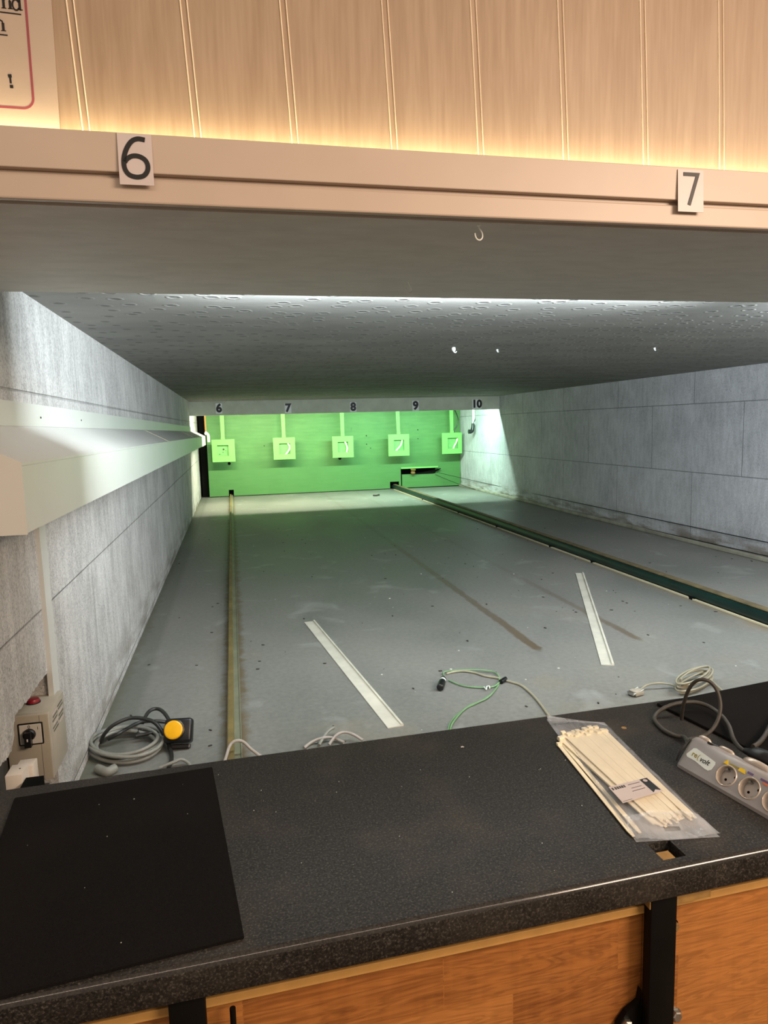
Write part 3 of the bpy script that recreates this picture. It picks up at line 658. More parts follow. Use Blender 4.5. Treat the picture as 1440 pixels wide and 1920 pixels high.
# ------------------------------------------------------------------ loose aluminium strips
def strip(far0, far1, near0, near1, label):
    P = [at(*q, 'z', ZF+0.003) for q in (far0, far1, near0, near1)]
    fa, na = (P[0]+P[1])/2, (P[2]+P[3])/2; ax = (fa-na); L = ax.length; ax.normalize(); sd = Vector((ax.y, -ax.x, 0)); w = ((P[1]-P[0]).dot(sd) + (P[3]-P[2]).dot(sd))/4
    t = thing('metal_strip', (na.x, na.y, ZF), label, 'metal strip', 'aluminium strips on the range floor')
    def cross(b, sec):
        b.prism([na + sd*u + Vector((0, 0, z-0.003)) for u, z in sec], ax*L)
    b = MB(); cross(b, [(-w, 0.0005), (-w, 0.004), (w-0.011, 0.004), (w-0.011, 0.0005)]); b.build('web', M['alu'], t)
    b = MB(); cross(b, [(w-0.0108, 0.0005), (w-0.0108, 0.011), (w-0.004, 0.011), (w, 0.008), (w, 0.0005)]); b.build('flange', M['alu'], t)
strip((571,1167), (590,1164), (727.5,1366), (756.5,1359), 'dull silver metal strip lying nearest the counter, left on the floor')
strip((1079.5,1075), (1094,1074), (1127,1246.5), (1152,1246.5), 'shorter dull silver metal strip lying near the right rail')

# ------------------------------------------------------------------ cables on the range floor
def fl(px, py, lift=0.005): return at(px, py, 'z', ZF+lift)
# coil with push button
t = thing('cable_coil', fl(250, 1400), 'grey and black coiled cable on the floor beside the left wall', 'cable')
b = MB(); pts = []
c0 = fl(238, 1402); rr = random.Random(3)
cA, cB = fl(168, 1412), fl(308, 1396); cC, cD = fl(232, 1376), fl(244, 1434)
ex_, ey_ = (cB-cA)/2, (cC-cD)/2; cc = (cA+cB+cC+cD)/4
for i in range(5*16+1):
    a = i/16*2*PI; k = 0.78+0.22*((i*0.37) % 1 if False else (0.5+0.5*math.sin(i*0.11+1)))
    z = 0.007+0.010*(i/80*3.2)
    pts.append(cc + ex_*math.cos(a)*k + ey_*math.sin(a)*k + Vector((0, 0, z+0.004*math.sin(i*0.9))))
b.tube(pts, 0.0068, 8, 2); b.build('grey_loop', M['cable_grey'], t, 60)
b = MB()
b.tube([fl(189, 1392, 0.02), fl(196, 1376, 0.06), fl(215, 1358, 0.09), fl(248, 1346, 0.10), fl(285, 1352, 0.09), fl(303, 1370, 0.06), fl(316, 1395, 0.02), fl(322, 1420, 0.008), fl(316, 1440, 0.006)], 0.0072, 8)
b.tube([fl(203, 1386, 0.03), fl(225, 1374, 0.05), fl(260, 1355, 0.05), fl(290, 1352, 0.05), fl(318, 1355, 0.035)], 0.0072, 8)
b.tube([fl(258, 1378, 0.02), fl(272, 1345, 0.05), fl(282, 1332, 0.06), fl(296, 1329, 0.06), fl(308, 1337, 0.055), fl(318, 1352, 0.035)], 0.0072, 8)
b.tube([fl(255, 1380, 0.03), fl(285, 1374, 0.03), fl(314, 1368, 0.03)], 0.0072, 8)
b.build('black_loop', M['cable_black'], t, 60)
b = MB(); b.tube([fl(183, 1441, 0.014), fl(200, 1447, 0.014), fl(216, 1440, 0.014)], 0.016, 8); b.build('plug', M['cable_grey'], t, 50)
# push button box: a black case leaning back, yellow dome facing the counter
bp = fl(333, 1369, 0.075); n = Vector((-0.12, -0.86, 0.5)).normalized(); xax = Vector((0, 0, 1)).cross(n).normalized(); yax = n.cross(xax)
t = thing('push_button', (bp.x, bp.y, ZF), 'black push button box with big yellow button, beside the coiled cable', 'push button')
Mb = frame(bp, xax, yax)
b = MB(); b.box(-0.049, 0.049, -0.043, 0.043, -0.05, 0.0, 0.010, 3); b.bm.transform(Mb); b.build('case', M['plastic_black'], t, 40)
b = MB(); b.lathe((-0.012, 0, 0), (0, 0, 1), [(0.0375, 0), (0.0375, 0.008), (0.034, 0.010)], 32); b.bm.transform(Mb); b.build('collar', M['plastic_black'], t, 40)
b = MB(); b.lathe((-0.012, 0, 0.009), (0, 0, 1), [(0.033, 0), (0.033, 0.008), (0.031, 0.0105), (0.026, 0.0112), (0.004, 0.0120)], 32); b.bm.transform(Mb); b.build('button', M['yellow_plastic'], t, 50)
b = MB(); b.box(-0.04, 0.04, -0.043-0.02, -0.045, -0.05, -0.03, 0.004); b.bm.transform(Mb); b.build('foot', M['plastic_black'], t)
# loops rising behind the counter
tag(MB().tube([fl(418, 1440, 0.03), fl(424, 1419, 0.05), fl(431, 1398, 0.07), fl(443, 1389, 0.08), fl(456, 1391, 0.07), fl(470, 1404, 0.045), fl(483, 1414, 0.02), fl(495, 1422, 0.006)], 0.0055, 8).build('cable', M['cable_lilac'], None, 60), 'single pale grey cable arching over the olive rail behind the counter', 'cable')
t = thing('cable_bundle', fl(630, 1390), 'two grey cable loops rising behind the counter left of metal strip', 'cable')
MB().tube([fl(570, 1402, 0.006), fl(585, 1391, 0.012), fl(604, 1384, 0.02), fl(622, 1383, 0.015), fl(645, 1392, 0.01)], 0.0055, 8).build('loop', M['cable_lilac'], t, 60)
MB().tube([fl(598, 1397, 0.01), fl(606, 1383, 0.02), fl(616, 1370, 0.03), fl(626, 1364, 0.03)], 0.0058, 8).build('loop', M['cable_grey'], t, 60)
MB().tube([fl(617, 1396, 0.01), fl(630, 1379, 0.03), fl(645, 1373, 0.035), fl(662, 1377, 0.03), fl(680, 1388, 0.015)], 0.0055, 8).build('loop', M['cable_lilac'], t, 60)
tag(MB().tube([fl(298, 1440, 0.01), fl(328, 1428, 0.02), fl(340, 1424, 0.022), fl(352, 1430, 0.012), fl(358, 1440, 0.006)], 0.0058, 8).build('cable', M['cable_grey'], None, 60), 'short grey cable end at the counter edge below yellow push button', 'cable')
# beige cable with inline sleeve, its own black jack
t = thing('sensor_cable', fl(830, 1275), 'beige cable with black jack and green twin core, on the floor by the counter', 'cable')
Z = lambda pts: [(fl(800+x/5.538, 1240+y/5.538, l)) for x, y, l in pts]
MB().tube(Z([(205,130,.006),(270,112,.006),(380,100,.007),(500,118,.006),(600,150,.006),(720,170,.006),(800,190,.008),(860,210,.006),(980,248,.006),(1080,330,.006),(1170,430,.006),(1260,552,.006),(1330,640,.006)]), 0.0052, 8).build('beige_lead', M['cable_beige'], t, 60)
b = MB(); b.tube(Z([(175,140,.006),(180,112,.006),(260,98,.010),(420,88,.012),(560,90,.012),(680,105,.010),(735,135,.008),(755,180,.007),(745,240,.007),(690,320,.007),(620,385,.007),(520,430,.007),(430,470,.007),(340,550,.007),(270,640,.007),(250,690,.007),(240,740,.006)]), 0.0034, 8)
b.tube(Z([(230,195,.006),(330,240,.006),(450,265,.006),(600,272,.006),(700,260,.006),(745,225,.010)]), 0.0034, 8)
b.tube(Z([(740,260,.006),(680,332,.006),(600,390,.006),(510,440,.005),(430,478,.005),(310,560,.005),(245,640,.005),(228,690,.005),(215,740,.005)]), 0.0028, 8)
b.build('green_lead', M['cable_green'], t, 60)
b = MB(); b.tube(Z([(770,215,.010),(790,200,.011),(818,182,.010)]), 0.011, 10); b.build('sleeve', M['plastic_black'], t, 50)
b = MB(); pj = Z([(148,250,.018),(168,195,.018)]); ax = (pj[1]-pj[0]).normalized()
b.lathe(pj[0]-ax*0.030, ax, [(0.008, 0), (0.0155, 0.006), (0.0165, 0.045), (0.015, 0.075)], 16); b.build('jack_body', M['plastic_black'], t, 40)
b = MB(); b.lathe(pj[0]+ax*0.045, ax, [(0.014, 0), (0.0145, 0.018), (0.013, 0.02)], 16); b.build('jack_ring', M['hook_white'], t, 40)
b = MB(); b.lathe(pj[0]+ax*0.065, ax, [(0.012, 0), (0.014, 0.012), (0.006, 0.03)], 16); b.build('jack_nose', M['plastic_black'], t, 40)
b = MB(); kz = Z([(595,265,.008),(620,290,.014),(625,262,.012),(650,258,.014),(655,285,.008)]); b.tube(kz, 0.0028, 6); b.build('knot', M['hook_white'], t)
# coiled monitor cable with plug
t = thing('data_cable', fl(1300, 1290), 'pale coiled cable ending in grey plug, half hidden by the right black mat', 'cable')
b = MB(); e0, e1 = fl(1272, 1302, 0.01), fl(1330, 1268, 0.01); cen = (e0+e1)/2; ux = (e1-e0)/2; uy = Vector((-ux.y, ux.x, 0)).normalized()*0.046
pts = []
for i in range(6*14+1):
    a = PI + i/14*2*PI; k = 0.92+0.10*math.sin(i*0.21)
    pts.append(cen + ux*math.cos(a)*k + uy*math.sin(a)*(0.75+0.3*math.sin(i*0.13)) + Vector((0, 0, 0.004+i*0.0006)))
b.tube(pts, 0.0042, 8, 2); b.build('coil', M['cable_beige'], t, 60)
MB().tube([fl(1200, 1294, 0.012), fl(1212, 1285, 0.02), fl(1232, 1281, 0.03), fl(1255, 1283, 0.02), fl(1276, 1290, 0.01)], 0.0042, 8).build('lead', M['cable_beige'], t, 60)
MB().tube([fl(1325, 1268, 0.02), fl(1338, 1280, 0.015), fl(1352, 1293, 0.01), fl(1365, 1305, 0.008)], 0.0042, 8).build('tail', M['cable_beige'], t, 60)
q0, q1 = fl(1184, 1300, 0.014), fl(1203, 1295, 0.014); axp = (q1-q0).normalized(); sdp = Vector((-axp.y, axp.x, 0))
Mp = frame(q0, axp, sdp)
b = MB(); b.box(0.006, 0.052, -0.020, 0.020, -0.010, 0.010, 0.003); b.bm.transform(Mp); b.build('plug', M['grey_box'], t, 40)
b = MB(); b.box(-0.006, 0.006, -0.015, 0.015, -0.007, 0.007, 0.002); b.bm.transform(Mp); b.build('plug_shell', M['zinc'], t, 40)
for s in (-1, 1):
    b = MB(); b.cyl((-0.004, s*0.0155, 0), (0.052, s*0.0155, 0.0105), 0.004, n=10); b.bm.transform(Mp); b.build('thumbscrew', M['zinc'], t, 40)

# loose crumbs over the floor: uncountable
def near_strip(x, y):
    for (ax_, ay_, bx_, by_) in ((0.43, 3.97, 0.56, 2.43), (2.51, 4.63, 1.69, 2.82), (2.85, 1.5, 2.85, 12.0), (-0.047, 1.5, -0.047, 12.0)):
        L2 = (bx_-ax_)**2 + (by_-ay_)**2; k_ = max(0, min(1, ((x-ax_)*(bx_-ax_) + (y-ay_)*(by_-ay_))/L2))
        if math.hypot(x-ax_-k_*(bx_-ax_), y-ay_-k_*(by_-ay_)) < 0.075: return True
    return False
b = MB(); rr = random.Random(11)
for i in range(210):
    x = rr.uniform(XL+0.05, XR-0.1); y = 1.9 + rr.random()**1.8*6.0; s = rr.uniform(0.003, 0.010)
    a = rr.uniform(0, PI); c, sn = math.cos(a), math.sin(a)
    if near_strip(x, y): continue
    b.prism([(x+s*(c*u-sn*v*0.5), y+s*(sn*u+c*v*0.5), ZF+0.0003) for u, v in ((-1,-.6),(0.2,-1),(1,-.2),(0.6,0.9),(-0.7,0.8))], (0, 0, s*0.35))
tag(b.build('pellet_debris', M['chip_dark']), 'scattered dark pellet crumbs over the concrete range floor', 'debris', kind='stuff')
b = MB()
for i in range(60):
    x = rr.uniform(XL+0.05, 3.2); y = 1.9 + rr.random()**2*5.0; s = rr.uniform(0.002, 0.006)
    if near_strip(x, y): continue
    b.prism([(x+s*u, y+s*v, ZF+0.0003) for u, v in ((-1,-.6),(0.2,-1),(1,-.2),(0.6,0.9),(-0.7,0.8))], (0, 0, s*0.5))
tag(b.build('plaster_debris', M['chip_white']), 'scattered white plaster crumbs over the concrete range floor', 'debris', kind='stuff')
p = at(707, 930, 'z', ZF)
tag(MB().tube([p + Vector((-0.06, 0.02, 0.012)), p + Vector((-0.02, -0.02, 0.012)), p + Vector((0.03, 0.0, 0.02)), p + Vector((0.04, 0.03, 0.012))], 0.012, 6).build('scrap', M['chip_dark']), 'black scrap lying on the lit floor before the green board', 'scrap')

# ------------------------------------------------------------------ control box in the cut-away of the left wall
bx0, bx1, by0, by1, bz0, bz1 = -0.640, -0.530, 1.950, 2.124, -0.950, -0.760
t = thing('control_box', (-0.585, 2.0, bz0), 'grey metal switch box with vents, set in broken left wall', 'switch box')
MB().box(bx0, bx1, by0+0.020, by1, bz0, bz1, 0.004, 2).build('housing', M['grey_box'], t, 40)
MB().box(bx0, bx1+0.0006, by0, by0+0.0195, bz0-0.001, bz1+0.0006, 0.004, 2).build('front_cover', M['grey_box'], t, 40)
MB().box(bx1-0.024, bx1-0.0232, by0-0.0006, by0+0.001, bz0, bz1-0.003).build('seam', M['groove_dark'], t)
for r in range(2):
    for i in range(6):
        zz = bz1-0.022-0.010*i; yy = by0+0.035+0.062*r+0.006*(i % 2)
        MB().box(bx1-0.001, bx1+0.0008, yy, yy+0.050, zz, zz+0.0045).build('vent_slot', M['groove_dark'] if (i+r) % 3 else M['card'], t)
rb = at(60, 1316, 'z', bz1+0.008)
MB().lathe((-0.592, 2.045, bz1), (0, 0, 1), [(0.017, 0), (0.017, 0.008), (0.0155, 0.011), (0.004, 0.012)], 24).build('red_lamp', M['red_plastic'], t, 40)
MB().lathe((-0.592, 2.045, bz1-0.0005), (0, 0, 1), [(0.020, 0), (0.020, 0.003)], 24).build('lamp_collar', M['plastic_black'], t, 40)
cs = at(58, 1376, 'y', by0-0.001)
MB().box(cs.x-0.0315, cs.x+0.0315, by0-0.003, by0+0.001, cs.z-0.0315, cs.z+0.0315, 0.003).build('switch_bezel', M['plastic_black'], t, 40)
sp = MB().box(cs.x-0.0285, cs.x+0.0285, by0-0.0036, by0-0.0005, cs.z-0.0285, cs.z+0.0285, 0.002).build('switch_plate', M['switch_plate'], t)
text('0', 0.013, FR(cs.x-0.003, by0-0.0038, cs.z+0.021), M['black_ink'], 'mark', t, thick=0.0002)
text('1', 0.012, FR(cs.x+0.019, by0-0.0038, cs.z+0.015), M['black_ink'], 'mark', t, thick=0.0002)
kb = MB(); kb.lathe((cs.x-0.003, by0-0.003, cs.z), (0, -1, 0), [(0.0165, 0), (0.0165, 0.006), (0.014, 0.010)], 24)
kb.prism([(cs.x-0.003-0.0075, by0-0.008, cs.z+0.012), (cs.x-0.003+0.0075, by0-0.008, cs.z+0.012), (cs.x-0.004+0.0085, by0-0.008, cs.z-0.030), (cs.x-0.004-0.0085, by0-0.008, cs.z-0.030)], (0, -0.016, 0))
kb.build('rotary_knob', M['plastic_black'], t, 35)
b = MB(); b.tube([(cs.x-0.004, by0-0.024, cs.z-0.005), (cs.x-0.004, by0-0.024, cs.z-0.012)], 0.002, 6); b.build('knob_mark', M['card'], t)
# small junction box in front of it
t = thing('junction_box', (-0.54, 1.66, -0.86), 'small pale plastic junction box standing before the grey switch box', 'junction box')
jy = 1.61; jx0, jx1 = -0.540, -0.500
MB().box(jx0, jx1-0.004, jy, jy+0.055, -0.87, -0.764, 0.0025).build('cover', M['plastic_white'], t, 40)
MB().box(jx0+0.006, jx1+0.004, jy+0.056, jy+0.095, -0.87, -0.772, 0.002).build('base', M['plastic_white'], t, 40)
MB().cyl((jx1-0.016, jy+0.03, -0.7645), (jx1-0.016, jy+0.03, -0.7632), 0.002, n=10).build('screw', M['chip_dark'], t)
MB().box(jx1-0.002, jx1+0.036, jy-0.04, jy+0.02, -0.83, -0.783).build('clip', M['black_void'], t)
MB().box(XL-0.086, -0.54, 1.60, 1.94, ZF, -0.955).build('pedestal', M['masonry'], t)

# ------------------------------------------------------------------ counter
RC = Matrix.Rotation(CROT, 4, 'Z')
def cw(o):
    o.matrix_world = RC @ o.matrix_world; return o
XA, XB = -0.475+0.02, 4.05
yf, yb_, zt, zu = 0.858, 1.4235, ZT, ZT-0.0525
t = thing('counter', (1.5, 1.14, ZROOM), 'long dark grey speckled shooting counter with wood panel front', 'counter')
r = 0.010
prof_f = [(yf+r-r*math.sin(a), zt-r+r*math.cos(a)) for a in [i*PI/2/6 for i in range(7)]] + [(yf, zu+0.004), (yf+0.004, zu)]
hx0, hx1, hy0, hy1 = 0.655, 0.697, 0.880, 0.924          # cut-out (counter frame)
b = MB()
def slab(x0, x1, pts): b.prism([(x0, y, z) for y, z in pts], (x1-x0, 0, 0))
full = prof_f + [(yb_, zu), (yb_, zt)]
slab(XA, hx0, full); slab(hx1, XB, full)
slab(hx0, hx1, prof_f + [(hy0, zu), (hy0, zt)]); slab(hx0, hx1, [(hy1, zt), (hy1, zu), (yb_, zu), (yb_, zt)])
bmesh.ops.remove_doubles(b.bm, verts=b.bm.verts, dist=1e-6)
b.bm.transform(RC); wt = b.build('worktop', M['worktop'], t, 50); wt.data.materials.append(M['worktop_edge'])
for p_ in wt.data.polygons:
    if 0.2 < p_.normal.z < 0.99: p_.material_index = 1
b = MB(); b.box(hx0-0.03, hx1+0.04, hy0-0.01, hy1+0.02, zu-0.02, zu-0.001); b.bm.transform(RC); b.build('cutout_plate', M['plywood'], t)
b = MB(); b.box(hx0+0.006, hx1-0.012, hy0+0.001, hy1-0.014, zu-0.001, zt-0.008); b.bm.transform(RC); b.build('cutout_block', M['plywood'], t)
# wood front in three bays between the posts, with a beige edge strip
pf = 0.902
for x0, x1 in ((XA+0.02, -0.085), (-0.085, 0.635), (0.635, XB)):
    b = MB(); b.box(x0+0.0008, x1-0.0008, pf, pf+0.018, ZROOM+0.001, -0.7935); b.bm.transform(RC); b.build('front_panel', M['wood'], t)
b = MB(); b.box(XA+0.02, XB, pf-0.014, pf+0.018, -0.793, -0.779, 0.0012); b.bm.transform(RC); b.build('edge_strip', M['trim_beige'], t)
b = MB(); b.box(XA+0.03, XB, pf+0.019, yb_-0.06, -1.00, -0.98); b.bm.transform(RC); b.build('inner_shelf', M['black_void'], t)
def post(xc, label, bolts, arm):
    t = thing('steel_post', tuple(RC @ Vector((xc, 0.88, ZROOM))), label, 'post', 'black posts under the counter')
    b = MB(); b.box(xc-0.0245, xc+0.0235, 0.868, 0.887, ZROOM, zu-0.0008, 0.003); b.bm.transform(RC); b.build('tube', M['black_steel'], t, 40)
    b = MB(); b.box(xc-0.0235, xc+0.020, 0.8872, pf-0.0145, ZROOM, zu-0.0008); b.bm.transform(RC); b.build('web', M['black_steel'], t)
    for dx, z, big in bolts:
        y = pf
        b = MB(); b.lathe((xc+dx, y, z), (0, -1, 0), [(0.0125*big, 0), (0.0125*big, 0.002)], 24); b.bm.transform(RC); o = b.build('washer', M['zinc'] if big >= 1 else M['black_steel'], t, 30)
        b = MB(); b.lathe((xc+dx, y-0.002, z), (0.08, -1, 0.12), [(0.0095*big, 0), (0.0095*big, 0.007), (0.0075*big, 0.0085)], 6); b.bm.transform(RC); b.build('bolt_head', M['zinc'] if big >= 1 else M['rust'], t)
    if arm:
        b = MB(); b.prism([(xc-0.066, pf-0.013, -0.985), (xc-0.050, pf-0.013, -0.965), (xc-0.028, pf-0.013, -0.952), (xc-0.024, pf-0.013, -0.93), (xc-0.02, pf-0.013, -1.05), (xc-0.066, pf-0.013, -1.05)], (0, 0.010, 0)); b.bm.transform(RC); b.build('gusset', M['black_steel'], t)
        b = MB(); b.lathe((xc-0.052, pf-0.013, -0.985), (0.0, -1, 0.15), [(0.0095, 0), (0.0095, 0.008), (0.007, 0.0095)], 6); b.bm.transform(RC); b.build('bolt_head', M['zinc'], t)
post(0.651, 'black steel post under the counter, right, silver bolts beside it', ((0.0400, -0.836, 0.85), (0.0490, -1.004, 1.0)), True)
post(-0.0805, 'black steel post under the counter, left, beside a small black pin', ((0.034, -0.842, 0.7),), False)
pp = at(436, 1890, 'y', 0.88)
tag(MB().tube([(pp.x-0.001, pp.y, pp.z-0.10), (pp.x, pp.y, pp.z-0.02), (pp.x, pp.y, pp.z)], 0.0042, 10).build('pin', M['black_steel'], None, 60), 'thin black upright pin before the wood panel near left post', 'pin')
# fix the pin on a small bracket so that it does not float

# rubber mats
def mat_quad(px, z, h, label, over=None):
    P = [Vector(p) for p in px]
    t = MB(); t.prism([(p.x, p.y, z+0.0004) for p in P], (0, 0, h))
    es = [e for e in t.bm.edges]; bmesh.ops.bevel(t.bm, geom=es, offset=0.0012, segments=2, affect='EDGES')
    return tag(t.build('rubber_mat', M['mat'], None, 40), label, 'mat', 'black mats on the counter')
a, b2, c = at(398,1438,'z',ZT+0.004), at(458,1757,'z',ZT+0.004), at(27,1496,'z',ZT+0.004)
d2 = b2 + (c - a); d2.x += 0.004; d2.y -= 0.012
mat_quad([a, b2, d2, c], ZT, 0.0042, 'square black rubber mat lying on the left of the counter')
a = at(1231,1320,'z',ZT+0.004); e = at(1367,1387,'z',ZT+0.004); f = at(1437,1279,'z',ZT+0.004)
u = (e-a).normalized(); v = (f-a).normalized()
mat_quad([a, a+u*0.33, a+u*0.33+v*0.47, a+v*0.47], ZT, 0.0062, 'black rubber mat at the right, under the power strip cable')

# ------------------------------------------------------------------ bag of cable ties
TL, TR, TR2, BR, BL = at(1025,1349,'z',ZT), at(1110,1353,'z',ZT), at(1134,1364,'z',ZT+0.004), at(1350,1570,'z',ZT), at(1193,1580,'z',ZT)
H0, H1 = at(1046,1384,'z',ZT+0.006), at(1134,1368,'z',ZT+0.006)
T0, T1 = at(1214,1536,'z',ZT+0.006), at(1312,1536,'z',ZT+0.006)
t = thing('polythene_bag', tuple((TL+BR)/2), 'clear plastic bag full of cable ties lying on the counter', 'bag')
b = MB(); NU, NV = 26, 64; grid = []; TRx = at(1132,1356,'z',ZT)
def bagpt(u, v):
    Lf = TL.lerp(BL, v) ; Rt = TRx.lerp(BR, v)
    p = Lf.lerp(Rt, u)
    p.x += 0.004*math.sin(v*9+0.5)*(u-0.5)
    return p
for j in range(NV+1):
    row = []
    for i in range(NU+1):
        u, v = i/NU, j/NV; p = bagpt(u, v)
        core = max(0, min(1, (v-0.03)/0.07))*max(0, min(1, (0.945-v)/0.06)); side = max(0.0, 1-abs(2*u-1)**2.4)
        h = 0.0155*(core**0.7)*(side**0.45) + 0.0012*math.sin(u*17+v*23)*math.sin(v*31) * (1 if core > 0 else 0.6)
        if v < 0.05: h += 0.010*(1-v/0.05)*(1-u)**2
        if v > 0.9: h += 0.004*math.sin(u*7+1)*(v-0.9)/0.1 + 0.002
        row.append(b.bm.verts.new((p.x, p.y, ZT+0.0015+max(h, 0.0006))))
    grid.append(row)
for j in range(NV):
    for i in range(NU):
        u, v = (i+.5)/NU, (j+.5)/NV
        if 0.935 < v < 0.955 and 0.42 < u < 0.60: continue         # hang hole
        f_ = b.bm.faces.new((grid[j][i], grid[j][i+1], grid[j+1][i+1], grid[j+1][i]))
        if v < 0.075 or v > 0.875 or u < 0.04 or u > 0.955: f_.material_index = 1
fm = b.build('film', M['bag'], t, 80); fm.data.materials.append(M['bag_haze'])
b = MB(); cs4 = [bagpt(0, 0), bagpt(1, 0), bagpt(1, 1), bagpt(0, 1)]
vs = [b.bm.verts.new((p.x, p.y, ZT+0.0008)) for p in cs4]; b.bm.faces.new(vs); b.build('back_film', M['bag_haze'], t)
# sticker
sq = [at(*q, 'z', ZT+0.0185) for q in ((1141,1476),(1213,1458),(1243,1483),(1168,1506))]
o = sq[0]; xx = ((sq[1]-sq[0])+(sq[2]-sq[3])).normalized(); yy_ = ((sq[0]-sq[3])+(sq[1]-sq[2])); yy_ = (yy_-xx*yy_.dot(xx)).normalized()
W_ = ((sq[1]-sq[0]).length+(sq[2]-sq[3]).length)/2; H_ = ((sq[0]-sq[3]).length+(sq[1]-sq[2]).length)/2
Ms = frame(o, xx, yy_)
b = MB(); b.prism([sq[3], sq[2], sq[1], sq[0]], (0, 0, 0.0004)); st = b.build('sticker', M['card'], t)
def stq(u, v): return (sq[0].lerp(sq[1], u)).lerp(sq[3].lerp(sq[2], u), v)
b = MB(); b.prism([stq(.79,.03), stq(.98,.03), stq(.98,.92), stq(.885,.80), stq(.79,.94)], (0, 0, 0.0008)); b.build('black_ribbon', M['black_ink'], st)
b = MB()
for (u0, u1, v0, v1) in ((.03,.07,.10,.24),(.10,.14,.10,.24),(.155,.20,.10,.24),(.215,.25,.10,.24),(.265,.31,.10,.24),(.325,.36,.10,.24),(.44,.74,.15,.175),(.44,.70,.38,.40),(.40,.72,.55,.575),(.03,.25,.93,.945)):
    b.prism([stq(u0,v0), stq(u1,v0), stq(u1,v1), stq(u0,v1)], (0, 0, 0.0007))
b.build('fine_print', M['cable_brown'], st)
b = MB(); cpt = stq(.885,.17); b.cyl(cpt, cpt+Vector((0,0,0.0011)), 0.0042, n=16); b.build('ribbon_dot', M['card'], st)
# ties
L0 = ((T0+T1)/2-(H0+H1)/2).length
def tie_parts(L):
    b = MB(); b.prism([(-0.0036, 0.004, 0), (0.0036, 0.004, 0), (0.0036, L-0.03, 0), (0.0015, L, 0), (-0.0015, L, 0), (-0.0036, L-0.03, 0)], (0, 0, 0.0016))
    s = b.bm; return b
proto = MB(); proto.prism([(-0.0042, 0.004, 0), (0.0042, 0.004, 0), (0.0042, 0.319, 0), (0.0024, 0.335, 0), (-0.0024, 0.335, 0), (-0.0042, 0.319, 0)], (0, 0, 0.0016))
ps = proto.build('strap', M['tie']); hd = MB().box(-0.0052, 0.0052, -0.005, 0.005, -0.0004, 0.0056, 0.0010).build('head', M['tie'])
strap_me, head_me = ps.data, hd.data
bpy.data.objects.remove(ps); bpy.data.objects.remove(hd)
def tie(Hp, Tp, z, label, group):
    o = bpy.data.objects.new('cable_tie', None); COL.objects.link(o); o.empty_display_size = 0.01
    d = (Tp-Hp); ang = math.atan2(-d.x, d.y); o.location = (Hp.x, Hp.y, z); o.rotation_euler = (0, 0, ang)
    tag(o, label, 'cable tie', group)
    for nm, me in (('strap', strap_me), ('head', head_me)):
        c = bpy.data.objects.new(nm, me); COL.objects.link(c); c.parent = o
rr = random.Random(5); k = 0
for layer in range(3):
    nl = 17 if layer < 2 else 14
    for i in range(nl):
        u = (i+0.5)/nl; ut = min(0.98, max(0.02, u + rr.uniform(-0.07, 0.07)))
        if layer == 2: u = 0.12+0.8*u; ut = 0.1+0.82*ut
        d = (T0.lerp(T1, ut) - H0.lerp(H1, u)).normalized(); back = rr.uniform(-0.010, 0.014)
        Hp = H0.lerp(H1, u) + d*(back + (0.004 if i % 2 else -0.004)); Tp = T0.lerp(T1, ut)
        tie(Hp, Tp, ZT+0.0022+0.0034*layer+rr.uniform(0, 0.0006), 'cream cable tie packed in the thick bundle inside the clear bag', 'cable ties bundled in the bag'); k += 1
HL = at(1050, 1396, 'z', ZT+0.004)
tie(HL + Vector((-0.002, 0, 0)), at(1165, 1540, 'z', ZT+0.003), ZT+0.0024, 'outermost cream cable tie strayed to the left edge of the bag', 'cable ties bundled in the bag')
tie(HL + Vector((0.008, 0.006, 0)), at(1175, 1533, 'z', ZT+0.003), ZT+0.0024, 'cream cable tie strayed beside the outermost one, left in the bag', 'cable ties bundled in the bag')

# ------------------------------------------------------------------ power strip
O = Vector((0.843, 1.149, ZT+0.0003)); dv = Vector((0.169, -0.9856, 0)).normalized(); pv = Vector((-dv.y, dv.x, 0)); PL = 0.280
t = thing('power_strip', tuple(O + dv*PL/2 + pv*0.04), 'silver multi socket power strip lying at the right edge of the counter', 'power strip')
sec = [(0.0, 0.0), (0.0008, 0.0065), (0.002, 0.008), (0.036, 0.052), (0.040, 0.0545), (0.047, 0.0555), (0.056, 0.0525), (0.074, 0.042), (0.082, 0.034), (0.085, 0.022), (0.085, 0.0)]
b = MB(); n_ = len(sec); rings = []
for s_, k_ in ((0.0, 0.86), (0.0025, 0.95), (0.007, 1.0), (PL-0.007, 1.0), (PL-0.0025, 0.95), (PL, 0.86)):
    rings.append([b.bm.verts.new(O + dv*s_ + pv*(0.0425+(a_-0.0425)*(0.5+0.5*k_)) + Vector((0, 0, h_*k_))) for a_, h_ in sec])
b.bm.faces.new(rings[0][::-1]); b.bm.faces.new(rings[-1])
for A_, B_ in zip(rings, rings[1:]):
    for i in range(n_): b.bm.faces.new((A_[i], A_[(i+1)%n_], B_[(i+1)%n_], B_[i]))
